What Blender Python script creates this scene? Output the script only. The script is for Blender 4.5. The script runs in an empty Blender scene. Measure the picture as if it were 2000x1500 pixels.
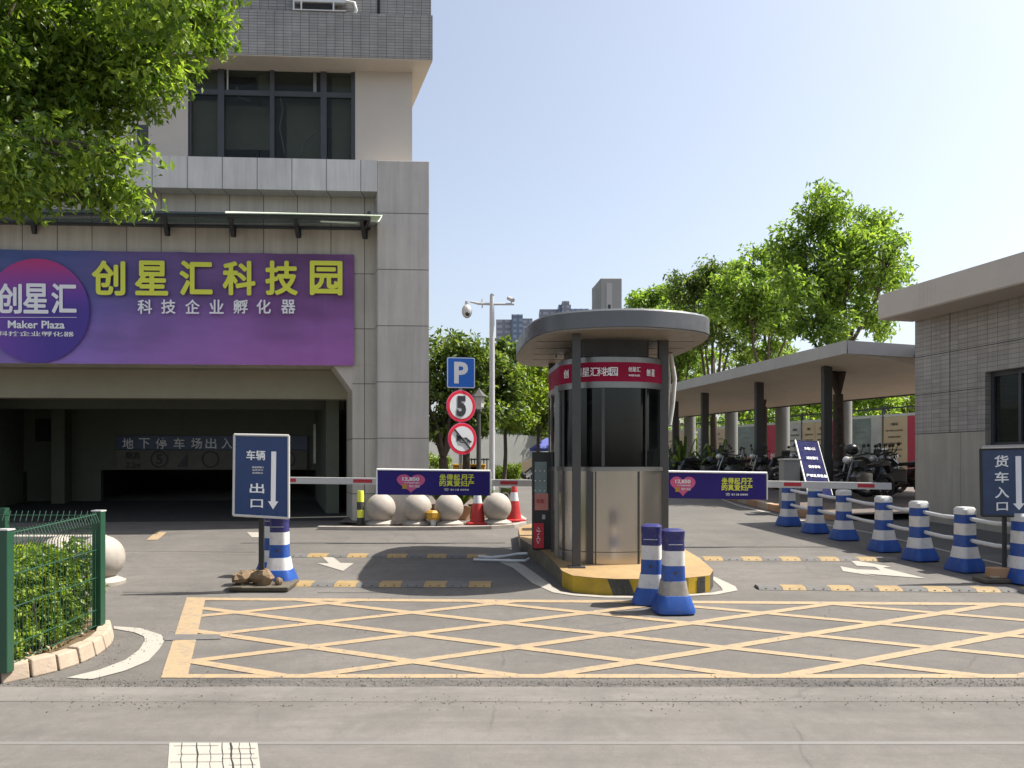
import bpy, math, random
import numpy as np
from mathutils import Vector, Matrix
R = math.radians
random.seed(7)
SC = bpy.context.scene
COL = SC.collection

# ------------------------------------------------------------------ camera, world, sun, exposure
cam = bpy.data.cameras.new("camera"); cam.lens = 27.0; cam.sensor_width = 36.0
cam.shift_y = 0.0775; cam.clip_start = 0.05; cam.clip_end = 6000
co = bpy.data.objects.new("camera", cam); COL.objects.link(co)
co.location = (0, 0, 1.6); co.rotation_euler = (R(90), 0, 0)
SC.camera = co
SUN = Vector((0.985, 0.165, 0)).normalized(); EL = R(56)
W = bpy.data.worlds.new("World"); SC.world = W; W.use_nodes = True
nt = W.node_tree; nt.nodes.clear()
sky = nt.nodes.new("ShaderNodeTexSky"); sky.sky_type = 'NISHITA'; sky.sun_disc = False
sky.sun_elevation = EL; sky.sun_rotation = math.atan2(SUN.x, SUN.y)
sky.air_density = 1.0; sky.dust_density = 3.0; sky.ozone_density = 1.6; sky.altitude = 0
bg = nt.nodes.new("ShaderNodeBackground"); bg.inputs[1].default_value = 0.124
wo = nt.nodes.new("ShaderNodeOutputWorld")
hs = nt.nodes.new("ShaderNodeHueSaturation"); hs.inputs['Saturation'].default_value = 0.66; hs.inputs['Value'].default_value = 1.0
nt.links.new(sky.outputs[0], hs.inputs['Color']); nt.links.new(hs.outputs[0], bg.inputs[0]); nt.links.new(bg.outputs[0], wo.inputs[0])
sl = bpy.data.lights.new("sun", 'SUN'); sl.energy = 5.0; sl.angle = R(0.5); sl.color = (1, 0.95, 0.86)
so = bpy.data.objects.new("sun", sl); COL.objects.link(so)
sv = Vector((SUN.x * math.cos(EL), SUN.y * math.cos(EL), math.sin(EL)))
so.rotation_euler = sv.to_track_quat('Z', 'Y').to_euler(); so.location = (20, 10, 40)
SC.view_settings.view_transform = 'Standard'; SC.view_settings.look = 'None'
SC.view_settings.exposure = 0.85; SC.view_settings.gamma = 1
SC.cycles.max_bounces = 8; SC.cycles.diffuse_bounces = 4; SC.cycles.transparent_max_bounces = 8
SC.cycles.use_denoising = True

# ------------------------------------------------------------------ terrain and picking
F, HY, H = 1500.0, 905.0, 1.6
def g(Y): return 0.0 if Y < 4.2 else (0.047 * (Y - 4.2) if Y < 20 else 0.7426)
def gp(px, py, dz=0.0):
    Y = (H + 0.1974 - dz) * F / (py - HY + 70.5)
    if Y < 4.2: Y = (H - dz) * F / (py - HY)
    if Y > 20: Y = (H - 0.7426 - dz) * F / (py - HY)
    return Vector(((px - 1000) / F * Y, Y, g(Y) + dz))
def P(px, py, Y): return Vector(((px - 1000) / F * Y, Y, H + (HY - py) / F * Y))

# ------------------------------------------------------------------ materials
_M = {}
def nodes(name):
    m = bpy.data.materials.new(name); m.use_nodes = True
    n = m.node_tree.nodes; b = n["Principled BSDF"]
    return m, m.node_tree, n, m.node_tree.links, b
def N(t, ty, **kw):
    x = t.nodes.new(ty)
    for k, v in kw.items():
        if k.startswith('i_'): x.inputs[k[2:].replace('_', ' ')].default_value = v
        else: setattr(x, k, v)
    return x
def ramp(t, fac, stops):
    r = t.nodes.new("ShaderNodeValToRGB"); e = r.color_ramp.elements
    while len(e) < len(stops): e.new(0.5)
    for k, (p, c) in enumerate(stops):
        e[k].position = p; e[k].color = (c[0], c[1], c[2], 1) if hasattr(c, '__len__') else (c, c, c, 1)
    t.links.new(fac, r.inputs[0]); return r.outputs[0]
def mixc(t, fac, a, b, mode='MIX'):
    x = t.nodes.new("ShaderNodeMix"); x.data_type = 'RGBA'; x.blend_type = mode
    for s, v in ((x.inputs[0], fac), (x.inputs[6], a), (x.inputs[7], b)):
        if isinstance(v, bpy.types.NodeSocket): t.links.new(v, s)
        elif isinstance(v, (int, float)): s.default_value = v
        else: s.default_value = (v[0], v[1], v[2], 1)
    return x.outputs[2]
def noise(t, scale, detail=4, rough=0.6, coord=None, dist=0.0):
    x = N(t, "ShaderNodeTexNoise"); x.inputs['Scale'].default_value = scale
    x.inputs['Detail'].default_value = detail; x.inputs['Roughness'].default_value = rough
    x.inputs['Distortion'].default_value = dist
    if coord is not None: t.links.new(coord, x.inputs['Vector'])
    return x.outputs[0]
def pm(name, col, rough=0.6, metal=0.0, var=0.18, scale=2.0, bump=0.0, bscale=60.0, dirt=0.0, spec=0.5):
    if name in _M: return _M[name]
    m, t, n, L, b = nodes(name)
    tc = N(t, "ShaderNodeTexCoord").outputs['Object']
    f = ramp(t, noise(t, scale, 6, 0.65, tc), [(0.3, 1 - var), (0.7, 1 + var * 0.4)])
    c = mixc(t, 1.0, col, f, 'MULTIPLY')
    if dirt:
        d = ramp(t, noise(t, scale * 3.3, 8, 0.75, tc, 0.6), [(0.5, 0), (0.72, dirt)])
        c = mixc(t, d, c, (0.16, 0.13, 0.1))
    L.new(c, b.inputs['Base Color'])
    b.inputs['Roughness'].default_value = rough; b.inputs['Metallic'].default_value = metal
    b.inputs['Specular IOR Level'].default_value = spec
    rr = ramp(t, noise(t, scale * 5, 4, 0.6, tc), [(0.3, max(0, rough - 0.1)), (0.7, min(1, rough + 0.12))])
    L.new(rr, b.inputs['Roughness'])
    if bump:
        bp = N(t, "ShaderNodeBump"); bp.inputs['Strength'].default_value = bump; bp.inputs['Distance'].default_value = 0.01
        L.new(noise(t, bscale, 4, 0.6, tc), bp.inputs['Height']); L.new(bp.outputs[0], b.inputs['Normal'])
    _M[name] = m; return m
def asphalt(name, base, patch=0.5, grain=0.3, warm=(1.08, 1.0, 0.91)):
    m, t, n, L, b = nodes(name)
    tc = N(t, "ShaderNodeTexCoord").outputs['Object']
    big = ramp(t, noise(t, 0.35, 5, 0.6, tc, 0.8), [(0.3, 0.82), (0.7, 1.12)])
    mp = N(t, "ShaderNodeMapping"); mp.inputs['Scale'].default_value = (0.25, 2.2, 1); L.new(tc, mp.inputs[0])
    streak = ramp(t, noise(t, 1.6, 6, 0.7, mp.outputs[0]), [(0.3, 1 - patch * 0.25), (0.7, 1 + patch * 0.15)])
    fine = ramp(t, noise(t, 170, 3, 0.8, tc), [(0.25, 1 - grain), (0.5, 1.0), (0.75, 1 + grain)])
    mid = ramp(t, noise(t, 9, 8, 0.75, tc), [(0.3, 0.88), (0.7, 1.08)])
    c = mixc(t, 1, [base * w for w in warm], big, 'MULTIPLY')
    for q in (streak, fine, mid): c = mixc(t, 1, c, q, 'MULTIPLY')
    # hairline cracks and dark repair spots
    vo = N(t, "ShaderNodeTexVoronoi", feature='DISTANCE_TO_EDGE'); vo.inputs['Scale'].default_value = 0.55
    wn = N(t, "ShaderNodeMix"); wn.data_type = 'RGBA'; wn.inputs[0].default_value = 0.12
    nz = N(t, "ShaderNodeTexNoise"); nz.inputs['Scale'].default_value = 3.0; L.new(tc, nz.inputs['Vector'])
    L.new(tc, wn.inputs[6]); L.new(nz.outputs[1], wn.inputs[7]); L.new(wn.outputs[2], vo.inputs['Vector'])
    cr = ramp(t, vo.outputs[0], [(0.0, 1), (0.006, 0)])
    gate = ramp(t, noise(t, 0.8, 2, 0.5, tc), [(0.52, 0), (0.6, 0.45)])
    c = mixc(t, mixc(t, 1, cr, gate, 'MULTIPLY'), c, (base * 0.35,) * 3)
    gr = ramp(t, noise(t, 62, 3, 0.75, tc), [(0.3, 1 - grain * .55), (0.55, 1.0), (0.75, 1 + grain * .5)]); c = mixc(t, 1, c, gr, 'MULTIPLY')
    st = ramp(t, noise(t, 1.1, 7, 0.72, tc, 1.5), [(0.48, 0), (0.66, 0.42)]); c = mixc(t, st, c, (base * 0.62, base * 0.60, base * 0.57))
    sp = ramp(t, noise(t, 28, 2, 0.5, tc), [(0.76, 0), (0.79, 0.5)])
    c = mixc(t, sp, c, (base * 0.4,) * 3)
    L.new(c, b.inputs['Base Color']); b.inputs['Roughness'].default_value = 0.85
    b.inputs['Specular IOR Level'].default_value = 0.3
    bp = N(t, "ShaderNodeBump"); bp.inputs['Strength'].default_value = 0.35; bp.inputs['Distance'].default_value = 0.006
    L.new(noise(t, 190, 3, 0.7, tc), bp.inputs['Height']); L.new(bp.outputs[0], b.inputs['Normal'])
    return m
def paint(name, col, under, wear=0.35, scale=11):
    m, t, n, L, b = nodes(name)
    tc = N(t, "ShaderNodeTexCoord").outputs['Object']
    w = noise(t, scale, 9, 0.8, tc)
    f = ramp(t, w, [(0.62 - wear * 0.18, 0), (0.72, min(1, wear * 1.6))])
    fine = ramp(t, noise(t, 140, 3, 0.7, tc), [(0.3, 0.82), (0.7, 1.06)])
    sp = ramp(t, noise(t, 75, 4, 0.8, tc), [(0.56, 0), (0.62, wear * 1.2)]); f = mixc(t, 1, f, sp, 'LIGHTEN')
    c = mixc(t, f, mixc(t, 1, col, fine, 'MULTIPLY'), (under,) * 3)
    L.new(c, b.inputs['Base Color']); b.inputs['Roughness'].default_value = 0.7
    return m
def panels(name, col, bw, bh, gap=0.008, dark=0.25, rough=0.45, off=0.0, var=0.06, gapcol=None):
    m, t, n, L, b = nodes(name)
    uv = N(t, "ShaderNodeUVMap").outputs[0]; tc = N(t, "ShaderNodeTexCoord").outputs['Object']
    br = N(t, "ShaderNodeTexBrick"); br.offset = off; br.squash = 1.0
    br.inputs['Scale'].default_value = 1.0; br.inputs['Brick Width'].default_value = bw
    br.inputs['Row Height'].default_value = bh; br.inputs['Mortar Size'].default_value = gap
    br.inputs['Mortar Smooth'].default_value = 0.0; br.inputs['Bias'].default_value = 0
    br.inputs['Color1'].default_value = (*[c * (1 - var) for c in col], 1)
    br.inputs['Color2'].default_value = (*[min(1, c * (1 + var)) for c in col], 1)
    gc = gapcol or [c * dark for c in col]
    br.inputs['Mortar'].default_value = (*gc, 1)
    L.new(uv, br.inputs['Vector'])
    f = ramp(t, noise(t, 1.2, 6, 0.65, tc), [(0.3, 0.88), (0.7, 1.06)])
    mp = N(t, "ShaderNodeMapping"); mp.inputs['Scale'].default_value = (3.5, 3.5, 0.25); L.new(tc, mp.inputs[0])
    st = ramp(t, noise(t, 2.0, 6, 0.7, mp.outputs[0]), [(0.35, 0.84), (0.65, 1.04)])
    c = mixc(t, 1, mixc(t, 1, br.outputs[0], f, 'MULTIPLY'), st, 'MULTIPLY')
    L.new(c, b.inputs['Base Color']); b.inputs['Roughness'].default_value = rough
    bp = N(t, "ShaderNodeBump"); bp.inputs['Strength'].default_value = 0.6; bp.inputs['Distance'].default_value = 0.006
    bp.invert = True
    L.new(br.outputs['Fac'], bp.inputs['Height']); L.new(bp.outputs[0], b.inputs['Normal'])
    return m
def leafmat(name, c1, c2, c3, trans=0.45):
    m, t, n, L, b = nodes(name); n.remove(b)
    ge = N(t, "ShaderNodeNewGeometry")
    col = ramp(t, ge.outputs['Random Per Island'], [(0.0, c1), (0.45, c2), (0.95, c3)])
    di = N(t, "ShaderNodeBsdfPrincipled"); di.inputs['Roughness'].default_value = 0.42
    di.inputs['Specular IOR Level'].default_value = 0.45
    L.new(col, di.inputs['Base Color'])
    tr = N(t, "ShaderNodeBsdfTranslucent")
    c2_ = mixc(t, 1, col, (1.45, 1.45, 0.7), 'MULTIPLY'); L.new(c2_, tr.inputs[0])
    mx = N(t, "ShaderNodeMixShader"); mx.inputs[0].default_value = trans
    L.new(di.outputs[0], mx.inputs[1]); L.new(tr.outputs[0], mx.inputs[2])
    L.new(mx.outputs[0], n["Material Output"].inputs[0])
    return m
def glassdark(name, col=(0.012, 0.016, 0.018), rough=0.04, alpha=0.0):
    m, t, n, L, b = nodes(name)
    b.inputs['Base Color'].default_value = (*col, 1); b.inputs['Roughness'].default_value = rough
    if alpha:
        tr = N(t, "ShaderNodeBsdfTransparent"); tr.inputs[0].default_value = (0.75, 0.79, 0.77, 1)
        mx = N(t, "ShaderNodeMixShader"); mx.inputs[0].default_value = alpha
        L.new(b.outputs[0], mx.inputs[1]); L.new(tr.outputs[0], mx.inputs[2])
        L.new(mx.outputs[0], n["Material Output"].inputs[0])
    return m

M_drive = asphalt("driveway asphalt", 0.125)
M_road = asphalt("road concrete", 0.145, patch=0.7, grain=0.14, warm=(1.08, 1.0, 0.91))
M_gut = asphalt("gutter concrete", 0.162, patch=0.9, grain=0.12)
M_strip = asphalt("rough asphalt strip", 0.112, patch=1.6, grain=0.5)
M_pave = pm("paving", (0.13, 0.105, 0.09), 0.85, var=0.25, scale=1.5, bump=0.3)
M_white = paint("white road paint", (0.36, 0.33, 0.285), 0.13, 0.4)
M_oldwhite = paint("old white road paint", (0.36, 0.335, 0.29), 0.15, 0.3, 6)
M_yel = paint("yellow road paint", (0.37, 0.262, 0.145), 0.14, 0.8)
M_faint = paint("faint road line", (0.165, 0.157, 0.147), 0.147, 0.6, 5)
M_clad = panels("grey aluminium cladding", (0.54, 0.49, 0.415), 0.62, 1.03, 0.008, 0.3, 0.42)
M_pil = panels("pillar cladding", (0.50, 0.46, 0.415), 30, 1.03, 0.008, 0.3, 0.42)
M_ledge = panels("ledge cladding", (0.60, 0.575, 0.54), 0.62, 30, 0.008, 0.3, 0.38)
M_plain = pm("plain grey render", (0.52, 0.47, 0.41), 0.6, var=0.08, scale=0.8)
M_soff = pm("soffit grey", (0.54, 0.48, 0.41), 0.6, var=0.08)
M_tile = panels("grey facing tile", (0.31, 0.295, 0.275), 0.155, 0.052, 0.0035, 0.2, 0.4, var=0.1)
M_tileb = panels("slate facing tile", (0.34, 0.31, 0.28), 0.21, 0.082, 0.0035, 0.45, 0.4, var=0.1)
M_basew = panels("olive base panel", (0.39, 0.36, 0.30), 1.1, 30, 0.006, 0.5, 0.45)
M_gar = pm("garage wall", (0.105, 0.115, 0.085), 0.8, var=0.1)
M_gshade = pm('shade darkened garage floor', (0.028, 0.028, 0.026), 0.8)
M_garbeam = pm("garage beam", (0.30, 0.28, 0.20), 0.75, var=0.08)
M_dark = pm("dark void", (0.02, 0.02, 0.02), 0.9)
M_room = pm('olive room wall', (0.50, 0.46, 0.34), 0.8)
M_frame = pm("dark window frame", (0.05, 0.053, 0.06), 0.45)
M_glass = glassdark("window glass", (0.03, 0.035, 0.035), 0.03, 0.75)
M_kglass = glassdark("booth glass", (0.002, 0.003, 0.003), 0.06, 0.08)
def brushed(name, col, rough):
    m, t, n, L, b = nodes(name); b.inputs['Anisotropic'].default_value = 0.6; tc = N(t, "ShaderNodeTexCoord").outputs['Object']
    mp = N(t, "ShaderNodeMapping"); mp.inputs['Scale'].default_value = (2.2, 2.2, 0.05); L.new(tc, mp.inputs[0])
    f = ramp(t, noise(t, 3.0, 5, 0.65, mp.outputs[0]), [(0.3, 0.93), (0.7, 1.04)])
    b.inputs['Base Color'].default_value = (*col, 1); b.inputs['Metallic'].default_value = 0.92
    L.new(ramp(t, noise(t, 6.0, 4, 0.6, mp.outputs[0]), [(0.3, rough - .02), (0.7, rough + .03)]), b.inputs['Roughness'])
    return m
M_steel = brushed("brushed steel", (0.47, 0.425, 0.36), 0.22)
M_steeld = pm("grey steel trim", (0.24, 0.24, 0.225), 0.35, 0.8, var=0.1)
M_post = pm("charcoal post", (0.055, 0.054, 0.052), 0.5, var=0.1)
M_can = pm("canopy panel grey", (0.12, 0.124, 0.128), 0.35, 0.2, var=0.06, spec=0.5)
M_canu = pm("canopy soffit", (0.235, 0.21, 0.175), 0.5, var=0.06)
M_red = pm("crimson band", (0.27, 0.004, 0.035), 0.6, var=0.06, spec=0.2)
M_txtw = pm("white lettering", (0.82, 0.82, 0.82), 0.5, var=0.02)
M_txty = pm("yellow lettering", (0.74, 0.76, 0.07), 0.5, var=0.03)
M_txtk = pm("black lettering", (0.015, 0.015, 0.02), 0.5, var=0.03)
M_txtg = pm("grey lettering", (0.42, 0.42, 0.40), 0.5, var=0.05)
M_blue = pm("blue plastic", (0.012, 0.075, 0.33), 0.45, var=0.22, scale=5, dirt=0.5)
M_navyp = pm("dark blue plastic", (0.018, 0.02, 0.13), 0.45, var=0.2, scale=5, dirt=0.4)
M_refl = pm("grey reflective band", (0.68, 0.655, 0.62), 0.5, var=0.12, scale=6, dirt=0.3)
M_reflo = pm("soiled reflective band", (0.30, 0.275, 0.24), 0.5, var=0.3, scale=7, dirt=0.75)
M_wpl = pm("white plastic", (0.62, 0.62, 0.60), 0.4, var=0.06, scale=4, dirt=0.15)
M_dkwhite = pm("aluminium white", (0.5, 0.49, 0.47), 0.35, var=0.05, dirt=0.1)
M_redst = pm("red sticker", (0.42, 0.02, 0.03), 0.4, var=0.05)
M_stone = pm("pale granite", (0.37, 0.33, 0.285), 0.7, var=0.2, scale=4, bump=0.3, bscale=120, dirt=0.3)
M_kerb = pm("sandstone kerb", (0.40, 0.315, 0.235), 0.8, var=0.22, scale=3, bump=0.4, bscale=50, dirt=0.35)
M_kerbst = pm('mossy kerb stone', (0.17, 0.14, 0.09), 0.85, var=0.4, scale=6, dirt=0.4)
M_kerby = pm("yellow kerb paint", (0.45, 0.29, 0.012), 0.6, var=0.25, scale=4, dirt=0.3)
M_kerbk = pm("black kerb paint", (0.045, 0.045, 0.04), 0.6, var=0.4, scale=8, dirt=0.6)
M_ytop = pm("faded yellow concrete", (0.33, 0.215, 0.095), 0.7, var=0.25, scale=2.5, dirt=0.4)
M_gsign = pm("navy sign sheet", (0.018, 0.045, 0.14), 0.35, var=0.12)
M_gsign2 = pm("slate blue sign sheet", (0.035, 0.06, 0.125), 0.4, var=0.2, scale=3)
M_blk = pm("black metal", (0.02, 0.02, 0.02), 0.45, var=0.1)
M_rub = pm("black rubber", (0.022, 0.022, 0.022), 0.7, var=0.15)
M_bumpy = pm("yellow rubber", (0.30, 0.205, 0.085), 0.7, var=0.2, scale=8, dirt=0.5)
M_bumpk = pm("grey rubber", (0.12, 0.115, 0.11), 0.8, var=0.25, scale=8, dirt=0.4)
M_rock = pm("brown stone", (0.2, 0.135, 0.075), 0.85, var=0.35, scale=9, bump=0.6, bscale=40)
M_tray = pm("weathered tray", (0.10, 0.085, 0.06), 0.7, var=0.3, scale=6)
M_ad = pm("indigo advert sheet", (0.04, 0.03, 0.18), 0.75, var=0.12, spec=0.1)
M_heart = pm("pink heart print", (0.62, 0.10, 0.25), 0.45, var=0.1)
M_cam = pm("white coated pole", (0.45, 0.45, 0.46), 0.4, var=0.04)
M_sblue = pm("traffic sign blue", (0.0, 0.09, 0.42), 0.4, var=0.05)
M_sred = pm("traffic sign red", (0.55, 0.01, 0.03), 0.4, var=0.05)
M_swhite = pm("traffic sign white", (0.55, 0.57, 0.59), 0.4, var=0.04)
M_green = pm("green fence paint", (0.015, 0.065, 0.035), 0.4, var=0.1)
M_bark = pm("bark", (0.085, 0.065, 0.05), 0.9, var=0.4, scale=10, bump=0.8, bscale=30)
M_barkl = pm("pale bark", (0.17, 0.15, 0.09), 0.9, var=0.35, scale=10, bump=0.6, bscale=30)
M_soil = pm("dry soil", (0.13, 0.09, 0.05), 0.95, var=0.5, scale=6, bump=1.0, bscale=30)
M_leafn = leafmat("camphor leaves", (0.06, 0.115, 0.02), (0.13, 0.215, 0.032), (0.29, 0.385, 0.06), 0.54)
M_leafr = leafmat("bright tree leaves", (0.065, 0.125, 0.024), (0.14, 0.235, 0.042), (0.29, 0.40, 0.075), 0.54)
M_leafd = leafmat("dark tree leaves", (0.035, 0.07, 0.015), (0.08, 0.135, 0.025), (0.20, 0.26, 0.05), 0.42)
M_leafy = leafmat("yellow green leaves", (0.09, 0.15, 0.02), (0.16, 0.24, 0.03), (0.27, 0.34, 0.05), 0.45)
M_leafh = leafmat("hedge leaves", (0.06, 0.11, 0.015), (0.14, 0.22, 0.025), (0.32, 0.40, 0.06), 0.45)
M_roofg = pm("shed fascia grey", (0.42, 0.40, 0.37), 0.5, 0.0, var=0.12, scale=1.2)
M_roofd = pm("shed end fascia", (0.17, 0.17, 0.18), 0.5, var=0.08)
M_shu = pm("shed soffit", (0.62, 0.56, 0.46), 0.6, var=0.08)
M_col = pm("grey round column", (0.25, 0.25, 0.23), 0.7, var=0.1)
M_beige = pm("beige poster", (0.62, 0.50, 0.32), 0.6, var=0.08)
M_note = pm('midnight blue notice sheet', (0.012, 0.014, 0.075), 0.8, spec=0.1)
M_gsymb = pm('dim symbol panel', (0.13, 0.12, 0.10), 0.7)
M_stain = pm('pale streak', (0.52, 0.47, 0.41), 0.6)
M_pred = pm("red poster", (0.50, 0.05, 0.09), 0.6, var=0.1)
M_pteal = pm("teal grey poster", (0.24, 0.30, 0.28), 0.6, var=0.35, scale=1.5)
M_pgrey = pm("pale grey poster", (0.55, 0.56, 0.52), 0.6, var=0.2)
M_bk = pm("black vehicle paint", (0.018, 0.018, 0.02), 0.25, var=0.1)
M_bk2 = pm("dark green vehicle paint", (0.02, 0.06, 0.045), 0.3, var=0.1)
M_bk3 = pm("maroon vehicle paint", (0.10, 0.02, 0.02), 0.3, var=0.1)
M_seat = pm("black vinyl seat", (0.03, 0.028, 0.027), 0.5)
M_chr = pm("chrome", (0.25, 0.25, 0.25), 0.25, 1.0, var=0.05)
M_lamp = pm("headlamp glass", (0.6, 0.6, 0.58), 0.1, 0.3)
M_ac = pm("aged air conditioner casing", (0.30, 0.29, 0.26), 0.5, var=0.1, dirt=0.15)
M_acw = pm("white air conditioner casing", (0.62, 0.63, 0.64), 0.5, var=0.08, dirt=0.2)
M_pipe = pm("lagged pipe", (0.62, 0.62, 0.58), 0.6, var=0.15)
M_orange = pm("yellow plastic", (0.5, 0.27, 0.02), 0.45)
M_tent = pm("blue canvas", (0.10, 0.12, 0.42), 0.7)
M_terr = pm("terracotta", (0.38, 0.22, 0.12), 0.8)
M_redc = pm("red cone plastic", (0.42, 0.025, 0.025), 0.45, var=0.12, dirt=0.1)
M_awn = glassdark("awning glass", (0.10, 0.14, 0.13), 0.08, 0.45)
def frosted(name, col):
    m, t, n, L, b = nodes(name); b.inputs['Base Color'].default_value = (*col, 1); b.inputs['Roughness'].default_value = 0.3
    tr = N(t, "ShaderNodeBsdfTranslucent"); tr.inputs[0].default_value = (*col, 1)
    mx = N(t, "ShaderNodeMixShader"); mx.inputs[0].default_value = 0.6
    L.new(b.outputs[0], mx.inputs[1]); L.new(tr.outputs[0], mx.inputs[2]); L.new(mx.outputs[0], n["Material Output"].inputs[0])
    return m
M_awne = frosted("pale awning edge", (0.74, 0.80, 0.68))
M_cream = pm("booth sticker", (0.6, 0.22, 0.18), 0.5)
M_farw = pm("far grey wall", (0.30, 0.31, 0.29), 0.8, var=0.2, scale=0.3)
M_towa = panels("tower facade blue", (0.27, 0.34, 0.46), 3.2, 3.0, 0.7, 0.55, 0.5)
M_towb = panels("tower facade grey", (0.38, 0.39, 0.44), 4.5, 3.0, 0.8, 0.6, 0.6)

# ------------------------------------------------------------------ mesh building
class MB:
    def __init__(s, uvf=None): s.v = []; s.f = []; s.mi = []; s.mats = []; s.uvf = uvf
    def add(s, vs, fs, mat):
        if mat not in s.mats: s.mats.append(mat)
        k = s.mats.index(mat); b = len(s.v)
        s.v += [tuple(v) for v in vs]
        for f in fs: s.f.append([b + i for i in f]); s.mi.append(k)
        return s
    def hex(s, p, mat):   # p: 8 points, bottom ring 0-3, top ring 4-7
        return s.add(p, [(3, 2, 1, 0), (4, 5, 6, 7), (0, 1, 5, 4), (1, 2, 6, 5), (2, 3, 7, 6), (3, 0, 4, 7)], mat)
    def box(s, x0, x1, y0, y1, z0, z1, mat, rz=0.0, piv=None):
        p = [Vector(q) for q in ((x0, y0, z0), (x1, y0, z0), (x1, y1, z0), (x0, y1, z0), (x0, y0, z1), (x1, y0, z1), (x1, y1, z1), (x0, y1, z1))]
        if rz:
            c = Vector(piv) if piv else Vector(((x0 + x1) / 2, (y0 + y1) / 2, 0)); m = Matrix.Rotation(rz, 3, 'Z')
            p = [m @ (q - c) + c for q in p]
        return s.hex(p, mat)
    def prism(s, poly, a, b, mat, axes=None):  # poly 2D list; extruded from a to b offsets (vectors)
        n = len(poly); A = [Vector(q) + Vector(a) for q in poly]; B = [Vector(q) + Vector(b) for q in poly]
        fs = [tuple(range(n))[::-1], tuple(range(n, 2 * n))] + [(i, (i + 1) % n, n + (i + 1) % n, n + i) for i in range(n)]
        return s.add(A + B, fs, mat)
    def lathe(s, prof, c, mat, seg=24, mats=None, caps=True, sx=1, sy=1, rz=0, pw=2.0):
        vs = []; n = len(prof); c = Vector(c)
        for r, z in prof:
            for k in range(seg):
                a = 2 * math.pi * k / seg; cx, sy_ = math.cos(a), math.sin(a)
                if pw != 2.0:
                    q = (abs(cx) ** pw + abs(sy_) ** pw) ** (-1 / pw); cx *= q; sy_ *= q
                x, y = cx * r * sx, sy_ * r * sy
                if rz: x, y = x * math.cos(rz) - y * math.sin(rz), x * math.sin(rz) + y * math.cos(rz)
                vs.append((c.x + x, c.y + y, c.z + z))
        base = len(s.v)
        for j in range(n - 1):
            mm = mats[j] if mats else mat
            if mm not in s.mats: s.mats.append(mm)
        if mat not in s.mats: s.mats.append(mat)
        s.v += vs
        for j in range(n - 1):
            mm = s.mats.index(mats[j] if mats else mat)
            for k in range(seg):
                k2 = (k + 1) % seg
                s.f.append([base + j * seg + k, base + j * seg + k2, base + (j + 1) * seg + k2, base + (j + 1) * seg + k]); s.mi.append(mm)
        if caps:
            s.f.append([base + k for k in range(seg)][::-1]); s.mi.append(s.mats.index(mats[0] if mats else mat))
            s.f.append([base + (n - 1) * seg + k for k in range(seg)]); s.mi.append(s.mats.index(mats[-1] if mats else mat))
        return s
    def tube(s, pts, r, mat, seg=8):
        pts = [Vector(p) for p in pts]; n = len(pts)
        rs = r if hasattr(r, '__len__') else [r] * n
        vs = []; up = Vector((0, 0, 1)); prev = None
        for i, p in enumerate(pts):
            d = (pts[min(i + 1, n - 1)] - pts[max(i - 1, 0)]).normalized()
            if prev is None:
                a = d.cross(up)
                if a.length < 1e-3: a = d.cross(Vector((1, 0, 0)))
            else: a = prev - d * prev.dot(d)
            a.normalize(); prev = a; b = d.cross(a)
            for k in range(seg):
                t = 2 * math.pi * k / seg
                vs.append(p + (a * math.cos(t) + b * math.sin(t)) * rs[i])
        fs = [(j * seg + k, j * seg + (k + 1) % seg, (j + 1) * seg + (k + 1) % seg, (j + 1) * seg + k) for j in range(n - 1) for k in range(seg)]
        fs += [tuple(range(seg))[::-1], tuple((n - 1) * seg + k for k in range(seg))]
        return s.add(vs, fs, mat)
    def ball(s, c, r, mat, seg=16, ring=10, sc=(1, 1, 1)):
        prof = [(max(1e-4, math.sin(math.pi * j / ring)) * r, -math.cos(math.pi * j / ring) * r * sc[2]) for j in range(ring + 1)]
        return s.lathe(prof, c, mat, seg, sx=sc[0], sy=sc[1])
    def text(s, st, o, ex, ez, w, h, mat, bold=0.0, depth=0.003, fat=0.0):
        if bold > 0.012 and any(ord(c) > 0x2E80 for c in st): fat = bold * .62; bold = 0.0
        if fat:
            f = fat * h
            for k, (a, b_) in enumerate(((0, 0), (1, 0), (-1, 0), (0, 1), (0, -1), (.7, .7), (-.7, .7), (.7, -.7), (-.7, -.7))):
                s.text(st, Vector(o) + Vector(ex).normalized() * a * f + Vector(ez).normalized() * b_ * f, ex, ez, w, h, mat, 0, depth + k * .0002)
            return s
        vs, fs = textmesh(st, bold)
        if not vs: return s
        ex = Vector(ex).normalized(); ez = Vector(ez).normalized(); en = ex.cross(ez)
        ys = [v[1] for v in vs]; xs = [v[0] for v in vs]
        W0, H0 = max(xs) - min(xs), max(ys) - min(ys)
        kx = w / W0 if w else h / H0; kz = h / H0 if h else w / W0
        cx, cy = (max(xs) + min(xs)) / 2, (max(ys) + min(ys)) / 2
        out = [Vector(o) + ex * (v[0] - cx) * kx + ez * (v[1] - cy) * kz + en * (depth * (1 if v[2] > 0 else -0.2)) for v in vs]
        return s.add(out, fs, mat)
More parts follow.
